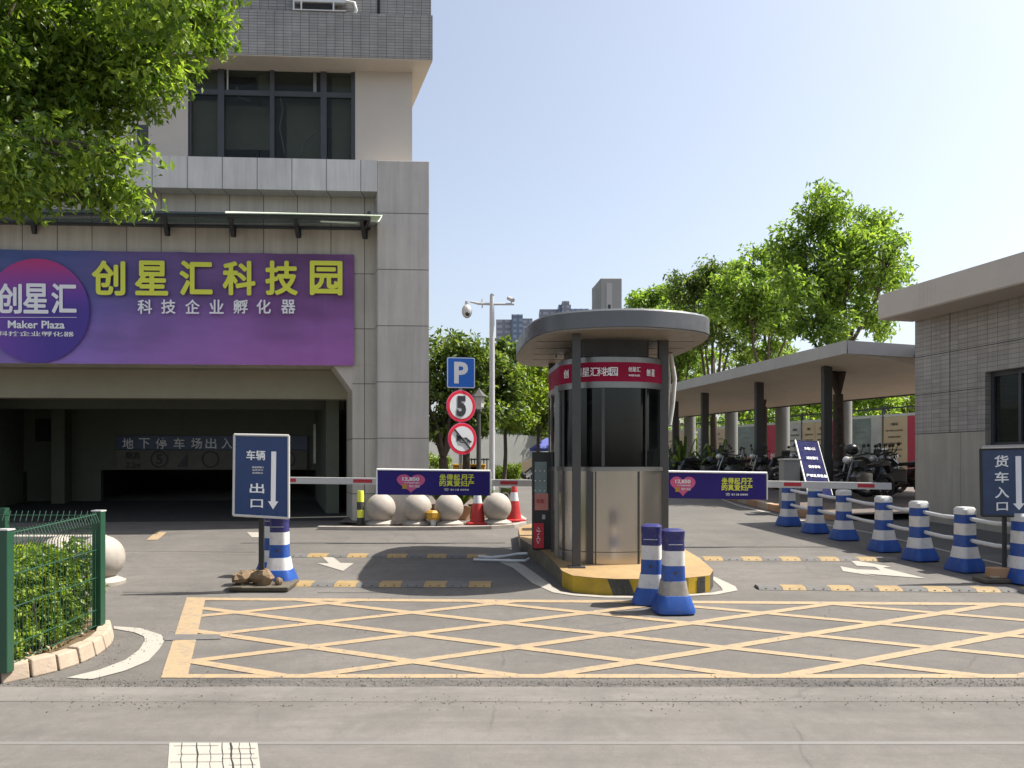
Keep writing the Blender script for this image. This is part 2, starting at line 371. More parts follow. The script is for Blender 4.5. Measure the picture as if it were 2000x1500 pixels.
    def build(s, name, parent=None, smooth=None, bevel=0, **tags):
        off = Vector((0, 0, 0)); q = parent
        while q is not None: off += Vector(q.location); q = q.parent
        me = bpy.data.meshes.new(name)
        me.from_pydata([tuple(Vector(v) - off) for v in s.v], [], s.f)
        for m in s.mats: me.materials.append(m)
        me.polygons.foreach_set('material_index', s.mi)
        if s.uvf:
            uv = me.uv_layers.new(name='UVMap')
            for l in me.loops: uv.data[l.index].uv = s.uvf(Vector(s.v[l.vertex_index]))
        if smooth:
            me.polygons.foreach_set('use_smooth', [True] * len(me.polygons)); me.set_sharp_from_angle(angle=R(smooth))
        me.update()
        o = bpy.data.objects.new(name, me); COL.objects.link(o)
        if parent: o.parent = parent
        if bevel:
            b = o.modifiers.new('bevel', 'BEVEL'); b.width = bevel; b.segments = 2; b.limit_method = 'ANGLE'; b.angle_limit = R(40)
            if not smooth: b.harden_normals = False
        for k, v in tags.items():
            o[{'cat': 'category'}.get(k, k)] = v
        return o
_T = {}
def textmesh(st, bold):
    key = (st, bold)
    if key in _T: return _T[key]
    c = bpy.data.curves.new('t', 'FONT'); c.body = st; c.offset = bold; c.extrude = 0.02; c.resolution_u = 3
    o = bpy.data.objects.new('t', c); COL.objects.link(o)
    dg = bpy.context.evaluated_depsgraph_get(); dg.update()
    me = bpy.data.meshes.new_from_object(o.evaluated_get(dg))
    vs = [tuple(v.co) for v in me.vertices]; fs = [tuple(p.vertices) for p in me.polygons]
    bpy.data.objects.remove(o); bpy.data.meshes.remove(me); bpy.data.curves.remove(c)
    _T[key] = (vs, fs); return _T[key]
def thing(name, label, cat, loc=(0, 0, 0), group=None):
    o = bpy.data.objects.new(name, None); COL.objects.link(o); o.location = loc
    o.empty_display_size = 0.2; o['label'] = label; o['category'] = cat
    if group: o['group'] = group
    return o
def dup(root, loc, rz=0.0, label=None, scale=None):
    def cp(o, par):
        c = o.copy(); COL.objects.link(c); c.parent = par
        for ch in [x for x in COL.objects if x.parent == o]: cp(ch, c)
        return c
    r = cp(root, None); r.location = loc; r.rotation_euler = (0, 0, rz)
    if scale: r.scale = scale
    if label: r['label'] = label
    return r
def sheet(name, poly, mat, dz, **tags):
    mb = MB(); mb.add([(p[0], p[1], g(p[1]) + dz) for p in poly], [tuple(range(len(poly)))], mat)
    return mb.build(name, kind='structure', **tags)

# ------------------------------------------------------------------ ground
mb = MB(); xs = [-2500, -60, 60, 2500]; ys = [-60, 4.2, 20, 60, 3500]
vs = [(x, y, g(y)) for y in ys for x in xs]
mb.add(vs, [(j * 4 + i, j * 4 + i + 1, (j + 1) * 4 + i + 1, (j + 1) * 4 + i) for j in range(4) for i in range(3)], M_drive)
mb.build('ground', kind='structure')
mb = MB(); mb.add([(-60, -20, .004), (60, -20, .004), (60, 4.2, .004), (-60, 4.2, .004), (60, 5.02, g(5.02) + .004), (-60, 5.02, g(5.02) + .004)], [(0, 1, 2, 3), (3, 2, 4, 5)], M_road)
mb.build('road', kind='structure')
rnd = random.Random(3)
top = [(-60 + k * 0.35, 5.30 + rnd.uniform(-.015, .015)) for k in range(343)]
bot = [(-60 + k * 0.35, 5.03 + rnd.uniform(-.02, -.004)) for k in range(343)]
sheet('gutter', bot + top[::-1], M_gut, .0056)
top = [(-60 + k * 0.3, 5.44 + rnd.uniform(-.03, .03)) for k in range(400)]
sheet('asphalt_joint', [(-60, 5.27), (60, 5.27)] + top[::-1], M_strip, .004)

# box junction
def strip(mb, a, b, w, mat, dz=.006):
    a = Vector(a[:2]); b = Vector(b[:2]); d = (b - a).normalized(); n = Vector((-d.y, d.x)) * w / 2
    q = [a - n, b - n, b + n, a + n]
    mb.add([(p.x, p.y, g(p.y) + dz) for p in q], [(0, 1, 2, 3)], mat)
mb = MB()
XL = lambda Y: -2.36 - 0.348 * (Y - 5.5)
YT = lambda X: 8.04 - 0.030 * (X + 3.2)
strip(mb, (-2.46, 5.54), (9, 5.54), .085, M_yel, .004)
strip(mb, (-3.3, 8.03), (9, YT(9)), .12, M_yel, .0043)
mb.add([(p[0], p[1], g(p[1]) + .0046) for p in ((-2.515, 5.5), (-2.325, 5.5), (-2.98, 7.28 + .25), (-3.25, 8.1), (-3.44, 8.1))][:2] + [(p[0], p[1], g(p[1]) + .0046) for p in ((-3.23, 8.1), (-3.43, 8.1))], [(0, 1, 2, 3)], M_yel)
def clipseg(x0, s):   # line X = x0 + s*(Y-5.54) inside the box
    pts = []
    for i in range(241):
        Y = 5.54 + i * 0.0115; X = x0 + s * (Y - 5.54)
        if Y <= YT(X) and X >= XL(Y) and X < 9: pts.append((X, Y))
    return (pts[0], pts[-1]) if len(pts) > 3 else None
for k in range(-4, 6):
    q = clipseg(0.25 + 1.72 * k, 2.08)
    if q: strip(mb, q[0], q[1], .10, M_yel, .0049)
for k in range(-3, 9):
    q = clipseg(0.03 + 1.68 * k, -2.3)
    if q: strip(mb, q[0], q[1], .095, M_yel, .0052)
mb.build('box_junction_marking', kind='structure')

# cracked white marking at the bottom, faint line, other marks
mb = MB()
a, b_, c, d = gp(331, 1453), gp(503, 1453), gp(545, 1800), gp(318, 1800)
LX = lambda Y: -1.945 + .42 * (4.36 - Y); RX = lambda Y: -1.445 + .375 * (4.36 - Y)
mb.add([(LX(4.36), 4.36, g(4.36) + .007), (RX(4.36), 4.36, g(4.36) + .007), (RX(4.2), 4.2, .007), (RX(2.5), 2.5, .007), (LX(2.5), 2.5, .007), (LX(4.2), 4.2, .007)], [(5, 2, 1, 0), (4, 3, 2, 5)], M_oldwhite)
rq = random.Random(9)
for t_, w_ in ((.14, .004), (.31, .008), (.46, .003), (.60, .005), (.69, .010), (.79, .004), (.91, .004)):
    def cx_(Y): return LX(Y) + (RX(Y) - LX(Y)) * t_
    ys_ = [4.355, 4.29, 4.24, 4.2, 4.14, 4.08, 4.0, 3.9]; pts_ = [(cx_(y) + rq.uniform(-.004, .004), y) for y in ys_]
    mb.add([(x, y, g(y) + .0092) for x, y in pts_] + [(x + w_ * rq.uniform(.6, 1.3), y, g(y) + .0092) for x, y in pts_], [(k, k + 1, len(ys_) + k + 1, len(ys_) + k) for k in range(len(ys_) - 1)], M_rub)
for y_, t0, t1 in ((4.31, .05, .55), (4.27, .66, .97), (4.20, .1, .95), (4.14, .6, .98), (4.09, .02, .6), (4.05, .66, .95)):
    xa, xb = LX(y_) + (RX(y_) - LX(y_)) * t0, LX(y_) + (RX(y_) - LX(y_)) * t1
    mb.add([(xa, y_, g(y_) + .0096), (xb, y_ + .005, g(y_ + .005) + .0096), (xb, y_ + .009, g(y_ + .009) + .0096), (xa, y_ + .0035, g(y_) + .0096)], [(0, 1, 2, 3)], M_rub)
mb.build('crossing_marking', kind='structure')
sheet('faint_line_marking', [(-30, 4.33), (30, 4.35), (30, 4.39), (-30, 4.37)], M_faint, .0055)
A = lambda pts, o, s: [gp(o[0] + x * s, o[1] + y * s) for x, y in pts]
mb = MB()
q = [gp(*p) for p in ((626.7, 1086), (619 + 23, 1101), (619, 1100.7), (670, 1116), (691, 1100.7), (664.7, 1100), (647, 1086))]
mb.add([(p.x, p.y, g(p.y) + .006) for p in q], [tuple(range(7))[::-1]], M_white); mb.build('exit_arrow_marking', kind='structure')
mb = MB()
q = A(((690, 745), (745, 792), (880, 800), (920, 825), (740, 818), (620, 795), (640, 832), (890, 870), (800, 850), (1270, 888), (940, 806), (1000, 798)), (1480, 900), .26)
mb.add([(p.x, p.y, g(p.y) + .006) for p in q], [tuple(range(12))], M_white); mb.build('entry_arrow_marking', kind='structure')
def ribbon(name, outer, inner, mat, dz):
    mb = MB(); n = len(outer)
    o = [gp(*p) for p in outer]; i = [gp(*p) for p in inner]
    mb.add([(p.x, p.y, g(p.y) + dz) for p in o + i], [(k, k + 1, n + k + 1, n + k) for k in range(n - 1)], mat)
    return mb.build(name, kind='structure')
ribbon('left_kerb_line_marking', [(130, 1325), (195, 1309), (245, 1290), (272, 1270), (283, 1252), (281, 1244), (262, 1236), (222, 1229)],
       [(180, 1328), (245, 1311), (290, 1292), (312, 1268), (322, 1250), (315, 1241), (275, 1228), (222, 1224)], M_white, .006)
ribbon('island_line_marking', [(960, 1092), (1002, 1110), (1040, 1140), (1080, 1158), (1120, 1164), (1180, 1168), (1260, 1169), (1340, 1165), (1400, 1162), (1441, 1154), (1436, 1146), (1395, 1127)],
       [(996, 1092), (1022, 1104), (1062, 1132), (1094, 1156), (1121, 1160.5), (1180, 1164), (1260, 1165.5), (1340, 1162), (1390, 1158.5), (1412, 1154), (1408, 1147), (1389, 1130)], M_white, .006)
ribbon('driveway_edge_marking', [(1400, 972), (1440, 988), (1500, 1003), (1560, 1017), (1700, 1042), (1960, 1105), (2060, 1130)], [(1400, 970.5), (1440, 986), (1500, 1001), (1560, 1015), (1700, 1040), (1960, 1102), (2060, 1127)], M_white, .006)
for (x, y) in ((296, 1043),):
    q = [gp(x - 10, y + 12), gp(x + 12, y + 12), gp(x + 30, y - 3), gp(x + 8, y - 3)]
    mb = MB(); mb.add([(p.x, p.y, g(p.y) + .006) for p in q], [(0, 1, 2, 3)], M_yel); mb.build('yellow_tick_marking', kind='structure')
q = [gp(492, 1050), gp(560, 1050), gp(555, 1040), gp(482, 1040)]
mb = MB(); mb.add([(p.x, p.y, g(p.y) + .006) for p in q], [(0, 1, 2, 3)], M_white); mb.build('white_patch_marking', kind='structure')
# asphalt seams
mb = MB()
for (x0, y0, x1, y1) in ((240, 1157, 440, 1157), (200, 1076, 500, 1079), (620, 1158, 760, 1158)):
    a, b_ = gp(x0, y0), gp(x1, y1); strip(mb, a, b_, .012, M_blk, .0052)
mb.build('asphalt_seam', kind='structure')
# drain patch across the left line
q = [gp(318, 1240), gp(430, 1240), gp(432, 1249), gp(318, 1252)]
mb = MB(); mb.add([(p.x, p.y, g(p.y) + .006) for p in q], [(3, 2, 1, 0)], M_bumpk); mb.build('asphalt_patch', kind='structure')
# shed paving raised behind kerb, sidewalk by spheres
pts = [gp(1395, 970), gp(1440, 981), gp(1500, 997), gp(1560, 1010), gp(1640, 1018)]
mb = MB(); poly = [(p.x + .05, p.y) for p in pts] + [(8.6, 15.0), (9.0, 14.0), (40, 12), (40, 20), (5.3, 20)]
mb.add([(x, y, g(y) + .13) for x, y in poly], [tuple(range(len(poly)))], M_pave)
mb.add([(5.3, 20, .873), (40, 20, .873), (40, 60, .873), (-3, 60, .873)], [(0, 1, 2, 3)], M_pave)
mb.build('shed_paving', kind='structure')
# kerb along the shed: painted blocks
mb = MB()
kp = [gp(1330, 955), gp(1395, 970), gp(1440, 981), gp(1500, 997), gp(1560, 1010), gp(1640, 1018)]
tot = 0; step = .48; k = 0
for a, b_ in zip(kp, kp[1:]):
    L_ = (b_ - a).length; n = max(1, int(L_ / step)); 
    for i in range(n):
        p = a.lerp(b_, i / n); q = a.lerp(b_, (i + 1) / n - .02 / L_); d = (q - p).normalized(); nn = Vector((-d.y, d.x, 0)).normalized() * -.16
        if nn.x < 0: nn = -nn
        m_ = (M_kerby if k % 2 == 0 else M_kerbk) if p.x < 5.2 else (M_kerb if k % 2 else M_terr); k += 1
        B = [p, q, q + nn, p + nn]; mb.hex([Vector((v.x, v.y, g(v.y))) for v in B] + [Vector((v.x, v.y, g(v.y) + .15)) for v in B], m_)
mb.build('shed_kerb', kind='structure', bevel=.01)
mb = MB()
ko = [gp(620, 1035), gp(700, 1036), gp(850, 1036), gp(960, 1034), gp(1005, 1031), gp(1027, 1026), (gp(1028, 1018)), gp(1010, 1006)]
ki = [(p.x, p.y) for p in ko]
poly = ki + [(0.0, 19), (-3.2, 19), (-3.2, 14.2), (-2.6, 13.9)]
mb.add([(x, y, g(y) + .05) for x, y in poly], [tuple(range(len(poly)))], M_pave)
mb.build('pavement', kind='structure')
mb = MB()
for a, b_ in zip(ko, ko[1:]):
    d = (b_ - a).normalized(); nn = Vector((-d.y, d.x, 0)) * .1
    B = [a, b_, b_ + nn, a + nn]; mb.hex([Vector((v.x, v.y, g(v.y))) for v in B] + [Vector((v.x, v.y, g(v.y) + .06)) for v in B], M_stone)
mb.build('pavement_kerb', kind='structure')

# ------------------------------------------------------------------ LEFT BUILDING
SL = 0.0535; XC, YC = -1.523, 14.1; DV = Vector((-0.33, 1, 0))
def FY(px, v=0.0):
    # facade plane through (XC,YC)+v*DV with slope SL
    x0, y0 = XC + v * DV.x, YC + v * DV.y; k = (px - 1000) / F
    return (y0 - SL * x0) / (1 - SL * k)
def Fp(px, py, v=0.0): return P(px, py, FY(px, v))
def uf(v): return ((v.x - XC) * 1.0 , v.z)
def fbox(mb, px0, px1, za, zb, v0, v1, mat):   # face at v0 spanning px0..px1; z absolute
    a = Fp(px0, 900, v0); b_ = Fp(px1, 900, v0); d = DV * (v1 - v0)
    B = [a, b_, b_ + d, a + d]
    mb.hex([Vector((p.x, p.y, za)) for p in B] + [Vector((p.x, p.y, zb)) for p in B], mat)
def zf(px, py, v=0.0): return Fp(px, py, v).z
bld = thing('office_building', 'grey clad office building with a purple banner over its dark garage entrance', 'building', (XC, YC, g(YC)))
G0 = g(YC) - .1
z_l1, z_l0 = zf(740, 313), zf(740, 374)
mb = MB(uf); fbox(mb, 737, 838, G0, zf(838, 315), 0, .9, M_pil); mb.build('pillar', bld, bevel=.01)
mb = MB(uf); fbox(mb, -700, 736.6, z_l0, z_l1, 0, .9, M_ledge); mb.build('ledge', bld)
z_ban0 = zf(690, 714, .35)
mb = MB(uf)
fbox(mb, -700, 736, z_ban0, z_l0 - .002, .35, .88, M_clad)                # recessed wall over the opening
fbox(mb, 688.5, 736, G0, z_ban0 - .002, .35, 1.3, M_clad)                 # reveal beside the opening
mb.build('recessed_wall', bld)
mb = MB(); a, b_, c = Fp(652, 714, .36), Fp(688.4, 714, .36), Fp(688.4, 764, .36)
mb.prism([a, c, b_], (0, 0, -.003), DV * .6 + Vector((0, 0, -.003)), M_plain); mb.build('haunch', bld)
# body behind, above ledge
z_s = zf(600, 109); z_w1 = zf(600, 120, .3)
mb = MB(uf)
fbox(mb, 694, 805, z_l1, z_s, .45, 7, M_plain)
fbox(mb, 290, 367, z_l1, z_s, .45, 7, M_plain)
fbox(mb, -700, 288, z_l1, z_s, .46, .9, M_plain)
mb.build('upper_wall', bld)
mb = MB(uf); fbox(mb, -700, 838, z_l0 + .01, z_l1 - .012, .92, 9, M_plain); mb.build('floor_slab', bld)
mb = MB(uf); fbox(mb, -700, 845, z_s, zf(845, 30), 0, 9, M_tile); mb.build('tiled_parapet', bld)
mb = MB(uf); fbox(mb, -700, 842, zf(845, 30) + .001, 10.9, .14, 9, M_tile); mb.build('tiled_wall', bld)
mb = MB(); fbox(mb, -700, 845, z_s - .02, z_s - .002, .01, 9, M_soff); mb.build('soffit', bld)
# window band with frames, glass and the room behind
wz0, wz1 = z_l1 + .01, zf(600, 120, .5)
zt0, zt1 = zf(600, 191, .55), zf(600, 181, .55)
mb = MB()
for (x0, x1) in ((367.5, 374), (425, 438), (527, 536), (626, 638), (686, 693.5)):
    fbox(mb, x0, x1, wz0, wz1, .5, .58, M_frame)
fbox(mb, 368, 693, wz1 - .1, wz1, .495, .585, M_frame)
fbox(mb, 374.2, 685.8, zt0, zt1, .51, .57, M_frame)
fbox(mb, 368, 693, wz0 - .01, wz0 + .05, .495, .585, M_frame)
fbox(mb, 443, 446, zt1, wz1 - .1, .52, .56, M_txtg)
fbox(mb, 612, 618, zt1, wz1 - .1, .52, .56, M_steeld)
wf = mb.build('window_frame', bld)
mb = MB(); fbox(mb, 374, 686, wz0 + .05, wz1 - .1, .54, .545, M_glass); mb.build('window_pane', wf)
mb = MB()
fbox(mb, 300, 760, wz0 - .02, wz0, .6, 5, M_dark)
fbox(mb, 300, 760, wz1, wz1 + .02, .6, 5, M_pgrey)
fbox(mb, 300, 760, wz0, wz1, 1.7, 1.75, M_room)
fbox(mb, 505, 508, wz0, wz1, 1.6, 1.69, M_blk); fbox(mb, 640, 690, wz0, wz0 + 1.0, 1.0, 1.05, M_gar)
fbox(mb, 440, 500, wz0 + .02, wz0 + .55, 1.2, 1.5, M_pteal)
fbox(mb, 606, 622, wz0 + .3, wz0 + .62, 1.0, 1.02, M_pteal)
fbox(mb, 375, 425, wz0 + .02, zt0 - .05, .66, .68, M_room)
fbox(mb, 440, 527, wz0 + .5, zt0 - .02, .9, .93, M_room)
fbox(mb, 560, 626, wz0 + .1, zt0 - .02, .8, .83, M_room)
fbox(mb, 648, 686, wz0 + .1, wz1 - .05, .7, .72, M_room)
fbox(mb, 374, 440, zt1 + .03, wz1 - .05, .7, .72, M_room)
fbox(mb, 505, 527, zt1 + .03, wz1 - .05, .7, .72, M_room)
fbox(mb, 442, 500, wz1 - .42, wz1, .8, .84, M_blk)
mb.tube([Fp(548, 190, .75), Fp(552, 215, .75), Fp(546, 250, .75), Fp(556, 300, .75)], .012, M_wpl)
mb.tube([Fp(586, 305, .75), Fp(592, 280, .75), Fp(600, 270, .75), Fp(618, 255, .75)], .012, M_wpl)
mb.tube([Fp(462, 170, .75), Fp(466, 190, .75), Fp(490, 198, .75)], .012, M_wpl)
mb.build('room_interior', bld)
mb = MB(); fbox(mb, 268, 289.5, zf(600, 291), zf(600, 230), .45, .5, M_frame); mb.build('small_window', bld)
# small dark tile recess at the top right
mb = MB(); fbox(mb, 737, 742, zf(740, 29), 10.8, .12, .16, M_dark); mb.build('downpipe_slot', bld)

# glass awning
aw = thing('glass_awning', 'dark framed glass awning on curved brackets above the purple banner', 'awning', Fp(700, 440, .3))
zg = zf(600, 424, -.35)
mb = MB()
fbox(mb, -700, 724, zf(700, 428, -.45), zf(700, 419, -.45), -.45, -.38, M_frame)
fbox(mb, -700, 724, zf(700, 449, .3), zf(700, 445, .3), .24, .33, M_frame)
fbox(mb, 718, 724, zf(700, 440, -.1), zf(700, 422, -.1), -.38, .3, M_frame)
mb.build('awning_frame', aw)
mb = MB(); mb.hex([Fp(-700, 405, -.52), Fp(745, 421, -.52), Fp(735, 437, .33), Fp(-700, 430, .33)] + [q + Vector((0, 0, .02)) for q in (Fp(-700, 405, -.52), Fp(745, 421, -.52), Fp(735, 437, .33), Fp(-700, 430, .33))], M_awn)
mb.build('awning_glass', aw)
mb = MB(); zA_ = zf(745, 418, -.56)
mb.add([Fp(440, 412.5, -.56), Fp(747, 420, -.56), Fp(739, 430, -.2), Fp(440, 417, -.45)], [(0, 1, 2, 3)], M_awne)
mb.add([Fp(722, 421, -.53), Fp(747, 421, -.53), Fp(737, 440, .2), Fp(722, 440, .2)], [(0, 1, 2, 3)], M_awne)
mb.add([Fp(626, 431, -.2), Fp(705, 434, -.2), Fp(700, 439, 0), Fp(626, 434, -.1)], [(0, 1, 2, 3)], M_awne)
mb.build('awning_edge', aw)
for bx, cx in ((62, -14), (322, -6), (451, 2), (578, 5), (708, 12)):
    z0, z1 = zf(600, 465, .32), zf(600, 424, -.4)
    mb = MB(); pa = [Fp(bx + 3, 400, .34), Fp(bx, 400, .34), Fp(bx - 4, 400, .0), Fp(bx - 6, 400, -.42)]
    zz = [(z0, z0 + .12), (z0, z0 + .16), (z0 + .12, z0 + .27), (z1 - .06, z1 + .02)]
    zz = [(z0, zf(600, 446, .3)), (z0 + .01, zf(600, 446, .3)), (z0 + .13, z0 + .26), (z1 - .05, z1 + .01)]
    for j in range(3):
        B0, B1 = pa[j], pa[j + 1]; w_ = Vector((.07, 0, 0))
        mb.hex([Vector((B0.x, B0.y, zz[j][0])), Vector((B0.x, B0.y, zz[j][0])) + w_, Vector((B1.x, B1.y, zz[j + 1][0])) + w_, Vector((B1.x, B1.y, zz[j + 1][0])),
                Vector((B0.x, B0.y, zz[j][1])), Vector((B0.x, B0.y, zz[j][1])) + w_, Vector((B1.x, B1.y, zz[j + 1][1])) + w_, Vector((B1.x, B1.y, zz[j + 1][1]))], M_frame)
    mb.build('bracket', aw)

# garage
mb = MB(uf)
zc1 = z_ban0
def chamfer(za, zb, v0, v1, x0, x1, m_):
    fbox(mb, x0, x1, za, zb, v0, v1, m_)
fbox(mb, -700, 690, z_ban0 + .001, z_ban0 + .1, .36, 12, M_garbeam)              # ceiling
fbox(mb, -700, 687, zf(600, 779, 1.2), z_ban0, 1.2, 1.5, M_garbeam)            # second beam
fbox(mb, -700, 672, zf(600, 800, 2.8), z_ban0, 2.8, 3.1, M_gar)
mb.build('garage_beams', bld)
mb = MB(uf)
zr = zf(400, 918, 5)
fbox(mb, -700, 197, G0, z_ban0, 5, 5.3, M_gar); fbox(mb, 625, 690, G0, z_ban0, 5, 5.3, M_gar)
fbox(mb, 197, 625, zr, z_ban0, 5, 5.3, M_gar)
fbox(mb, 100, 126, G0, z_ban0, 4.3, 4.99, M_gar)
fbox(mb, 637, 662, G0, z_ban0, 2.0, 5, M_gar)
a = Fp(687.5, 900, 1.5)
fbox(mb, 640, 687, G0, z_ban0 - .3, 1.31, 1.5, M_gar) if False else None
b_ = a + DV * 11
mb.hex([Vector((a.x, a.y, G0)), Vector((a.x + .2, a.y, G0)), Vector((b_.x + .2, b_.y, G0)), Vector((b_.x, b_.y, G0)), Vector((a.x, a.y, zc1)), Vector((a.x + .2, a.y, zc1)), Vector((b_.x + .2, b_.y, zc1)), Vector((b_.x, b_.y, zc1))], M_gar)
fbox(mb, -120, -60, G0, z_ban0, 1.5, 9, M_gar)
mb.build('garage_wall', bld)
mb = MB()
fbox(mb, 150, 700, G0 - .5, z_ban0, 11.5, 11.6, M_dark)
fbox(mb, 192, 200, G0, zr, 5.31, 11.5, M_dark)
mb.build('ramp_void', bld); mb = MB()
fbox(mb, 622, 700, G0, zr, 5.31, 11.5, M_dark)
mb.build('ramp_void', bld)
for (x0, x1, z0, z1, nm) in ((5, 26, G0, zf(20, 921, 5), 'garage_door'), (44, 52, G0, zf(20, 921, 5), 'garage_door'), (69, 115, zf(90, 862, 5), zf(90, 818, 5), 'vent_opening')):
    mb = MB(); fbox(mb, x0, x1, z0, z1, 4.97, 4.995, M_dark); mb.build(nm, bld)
mb = MB(); fbox(mb, 612, 617, zf(600, 905, 2), zf(600, 815, 2), 4.8, 4.95, M_steeld); mb.build('drain_pipe', bld)
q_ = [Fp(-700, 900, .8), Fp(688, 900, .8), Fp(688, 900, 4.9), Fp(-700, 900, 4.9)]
mb = MB(); mb.add([(v.x, v.y, g(v.y) + .006) for v in q_], [(0, 1, 2, 3)], M_gshade); mb.build('garage_shade_floor', kind='structure')  # near-black sheet paints the shade of the ramp void onto the floor
ex = Vector((1, SL, 0)).normalized(); ez = Vector((0, 0, 1))
sg = thing('garage_name_board', 'dim garage board with raised characters and round traffic symbols inside entrance', 'sign', Fp(350, 890, 4.9))
mb = MB(); fbox(mb, 227, 600, zf(300, 878, 4.9), zf(300, 851, 4.9), 4.9, 4.98, M_gsign2); mb.build('header_panel', sg)
mb = MB(); fbox(mb, 227, 600, zf(300, 917, 4.9), zf(300, 879, 4.9), 4.9, 4.98, M_gsymb); mb.build('symbol_panel', sg)
mb = MB()
for ch, x in zip("地下停车场出入口", (250, 282, 315, 350, 384, 412, 443, 474)):
    mb.text(ch, Fp(x, 866, 4.89), ex, ez, .26, .26, M_txtw, .01)
mb.build('lettering', sg)
mb = MB()
def ring(mb, c, r, w, mat, ex=ex, ez=ez, seg=28, dep=.004):
    en = ex.cross(ez); vs = []
    for k in range(seg):
        t = 2 * math.pi * k / seg; d = ex * math.cos(t) + ez * math.sin(t)
        vs += [c + d * r + en * dep, c + d * (r - w) + en * dep]
    mb.add(vs, [(2 * k, 2 * ((k + 1) % seg), 2 * ((k + 1) % seg) + 1, 2 * k + 1) for k in range(seg)], mat)
for x in (411, 560): mb = MB(); ring(mb, Fp(x, 897, 4.88), .21, .035, M_txtk); mb.build('round_symbol', sg)
mb = MB(); mb.add([Fp(345, 912, 4.88), Fp(366, 912, 4.88), Fp(366, 886, 4.88)], [(0, 1, 2)], M_txtk); mb.build('triangle_symbol', sg); mb = MB(); ring(mb, Fp(311, 897, 4.88), .21, .035, M_txtk)
mb.text("5", Fp(311, 897, 4.88), ex, ez, .14, .24, M_txtk, .02)
mb.build('speed_symbol', sg); mb = MB()
mb.text("限高", Fp(260, 890, 4.88), ex, ez, .34, .18, M_txtk, .01); mb.text("2.2m", Fp(260, 908, 4.88), ex, ez, .34, .14, M_txtk, .01)
mb.build('symbols', sg)

# banner
def banner_mat():
    m, t, n, L, b = nodes("banner print"); uv = N(t, "ShaderNodeUVMap").outputs[0]
    sp = N(t, "ShaderNodeSeparateXYZ"); L.new(uv, sp.inputs[0])
    c = ramp(t, sp.outputs[0], [(0.0, (0.02, 0.06, 0.16)), (0.3, (0.05, 0.07, 0.24)), (0.5, (0.09, 0.06, 0.20)), (0.75, (0.125, 0.05, 0.17)), (1.0, (0.14, 0.045, 0.16))])
    v = ramp(t, sp.outputs[1], [(0.0, (0.26, 0.09, 0.27)), (0.35, (0.17, 0.07, 0.22)), (0.62, (0, 0, 0))])
    c = mixc(t, 0.55, c, v, 'ADD')
    vo = N(t, "ShaderNodeTexVoronoi"); mp = N(t, "ShaderNodeMapping"); mp.inputs['Scale'].default_value = (7, 3, 1); L.new(uv, mp.inputs[0]); L.new(mp.outputs[0], vo.inputs['Vector'])
    vo.inputs['Scale'].default_value = 1
    f = ramp(t, vo.outputs[0], [(0.1, 0.8), (0.6, 1.25)])
    c = mixc(t, 0.7, c, mixc(t, 1, c, f, 'MULTIPLY'))
    nz = ramp(t, noise(t, 5, 3, 0.5, uv), [(0.4, (0, 0, 0)), (0.7, (0.10, 0.05, 0.14))]); c = mixc(t, 0.5, c, nz, 'ADD')
    L.new(c, b.inputs['Base Color']); b.inputs['Roughness'].default_value = 0.45
    return m
def disc_mat():
    m, t, n, L, b = nodes("banner emblem print"); uv = N(t, "ShaderNodeUVMap").outputs[0]
    sp = N(t, "ShaderNodeSeparateXYZ"); L.new(uv, sp.inputs[0])
    c = ramp(t, sp.outputs[1], [(0.5, (0.16, 0.05, 0.36)), (0.62, (0.22, 0.05, 0.38)), (0.75, (0.30, 0.04, 0.28)), (0.95, (0.50, 0.02, 0.14))])
    d = ramp(t, sp.outputs[0], [(0.10, (0, 0, 0)), (0.27, (0.8, 0.8, 0.8))])
    f2 = ramp(t, sp.outputs[1], [(0.45, 1), (0.85, 0)])
    c = mixc(t, mixc(t, 1, d, f2, 'MULTIPLY'), c, (0.03, 0.02, 0.24))
    L.new(c, b.inputs['Base Color']); b.inputs['Roughness'].default_value = 0.45
    return m
BO = 0
bn = thing('banner', 'long purple advertising banner with yellow Chinese title and round pink emblem', 'banner', Fp(350, 712, .3))
bl, br_, bt, bb = Fp(-120, 486, .3), Fp(692, 498, .3), zf(692, 498, .3), zf(692, 714, .3)
def ub(v): return ((v.x - bl.x) / (br_.x - bl.x), (v.z - bb) / (bt - bb))
mb = MB(ub); nseg = 40
def bpt(i, z): 
    p = bl.lerp(br_, i / nseg); return Vector((p.x, p.y - .02 - .018 * math.sin(i * 1.15 + z * 1.3) * math.sin(i * .37 + z * 2.1) - .008 * math.sin(i * 2.3 + z), z))
for i in range(nseg):
    a0, a1, b0, b1 = bpt(i, bb), bpt(i + 1, bb), bpt(i, bt), bpt(i + 1, bt); am, bm = bpt(i, (bb + bt) / 2), bpt(i + 1, (bb + bt) / 2)
    mb.add([a0, a1, bm, am, b1, b0], [(0, 1, 2, 3), (3, 2, 4, 5)], None)
mb.mats = [banner_mat()]
mb.build('sheet', bn, smooth=60)
mb = MB(ub); c = Fp(72, 607, .235); r_ = .93
n = 48; mb.add([c] + [c + ex * (r_ * math.cos(2 * math.pi * k / n)) + ez * (r_ * 1.02 * math.sin(2 * math.pi * k / n)) for k in range(n)], [(0, k + 1, (k + 1) % n + 1) for k in range(n)], disc_mat())
mb.build('emblem', bn)
for ch, x in zip("创星汇科技园", (212, 296, 383, 467, 550, 637)): MB().text(ch, Fp(x, 543, .23), ex, ez, .56, .60, M_txty, .05).build('title_character', bn)
for ch, x in zip("科技企业孵化器", (283, 329, 376, 423, 470, 515, 563)): MB().text(ch, Fp(x, 599, .23), ex, ez, .25, .25, M_txtw, .03).build('subtitle_character', bn)
mb = MB()
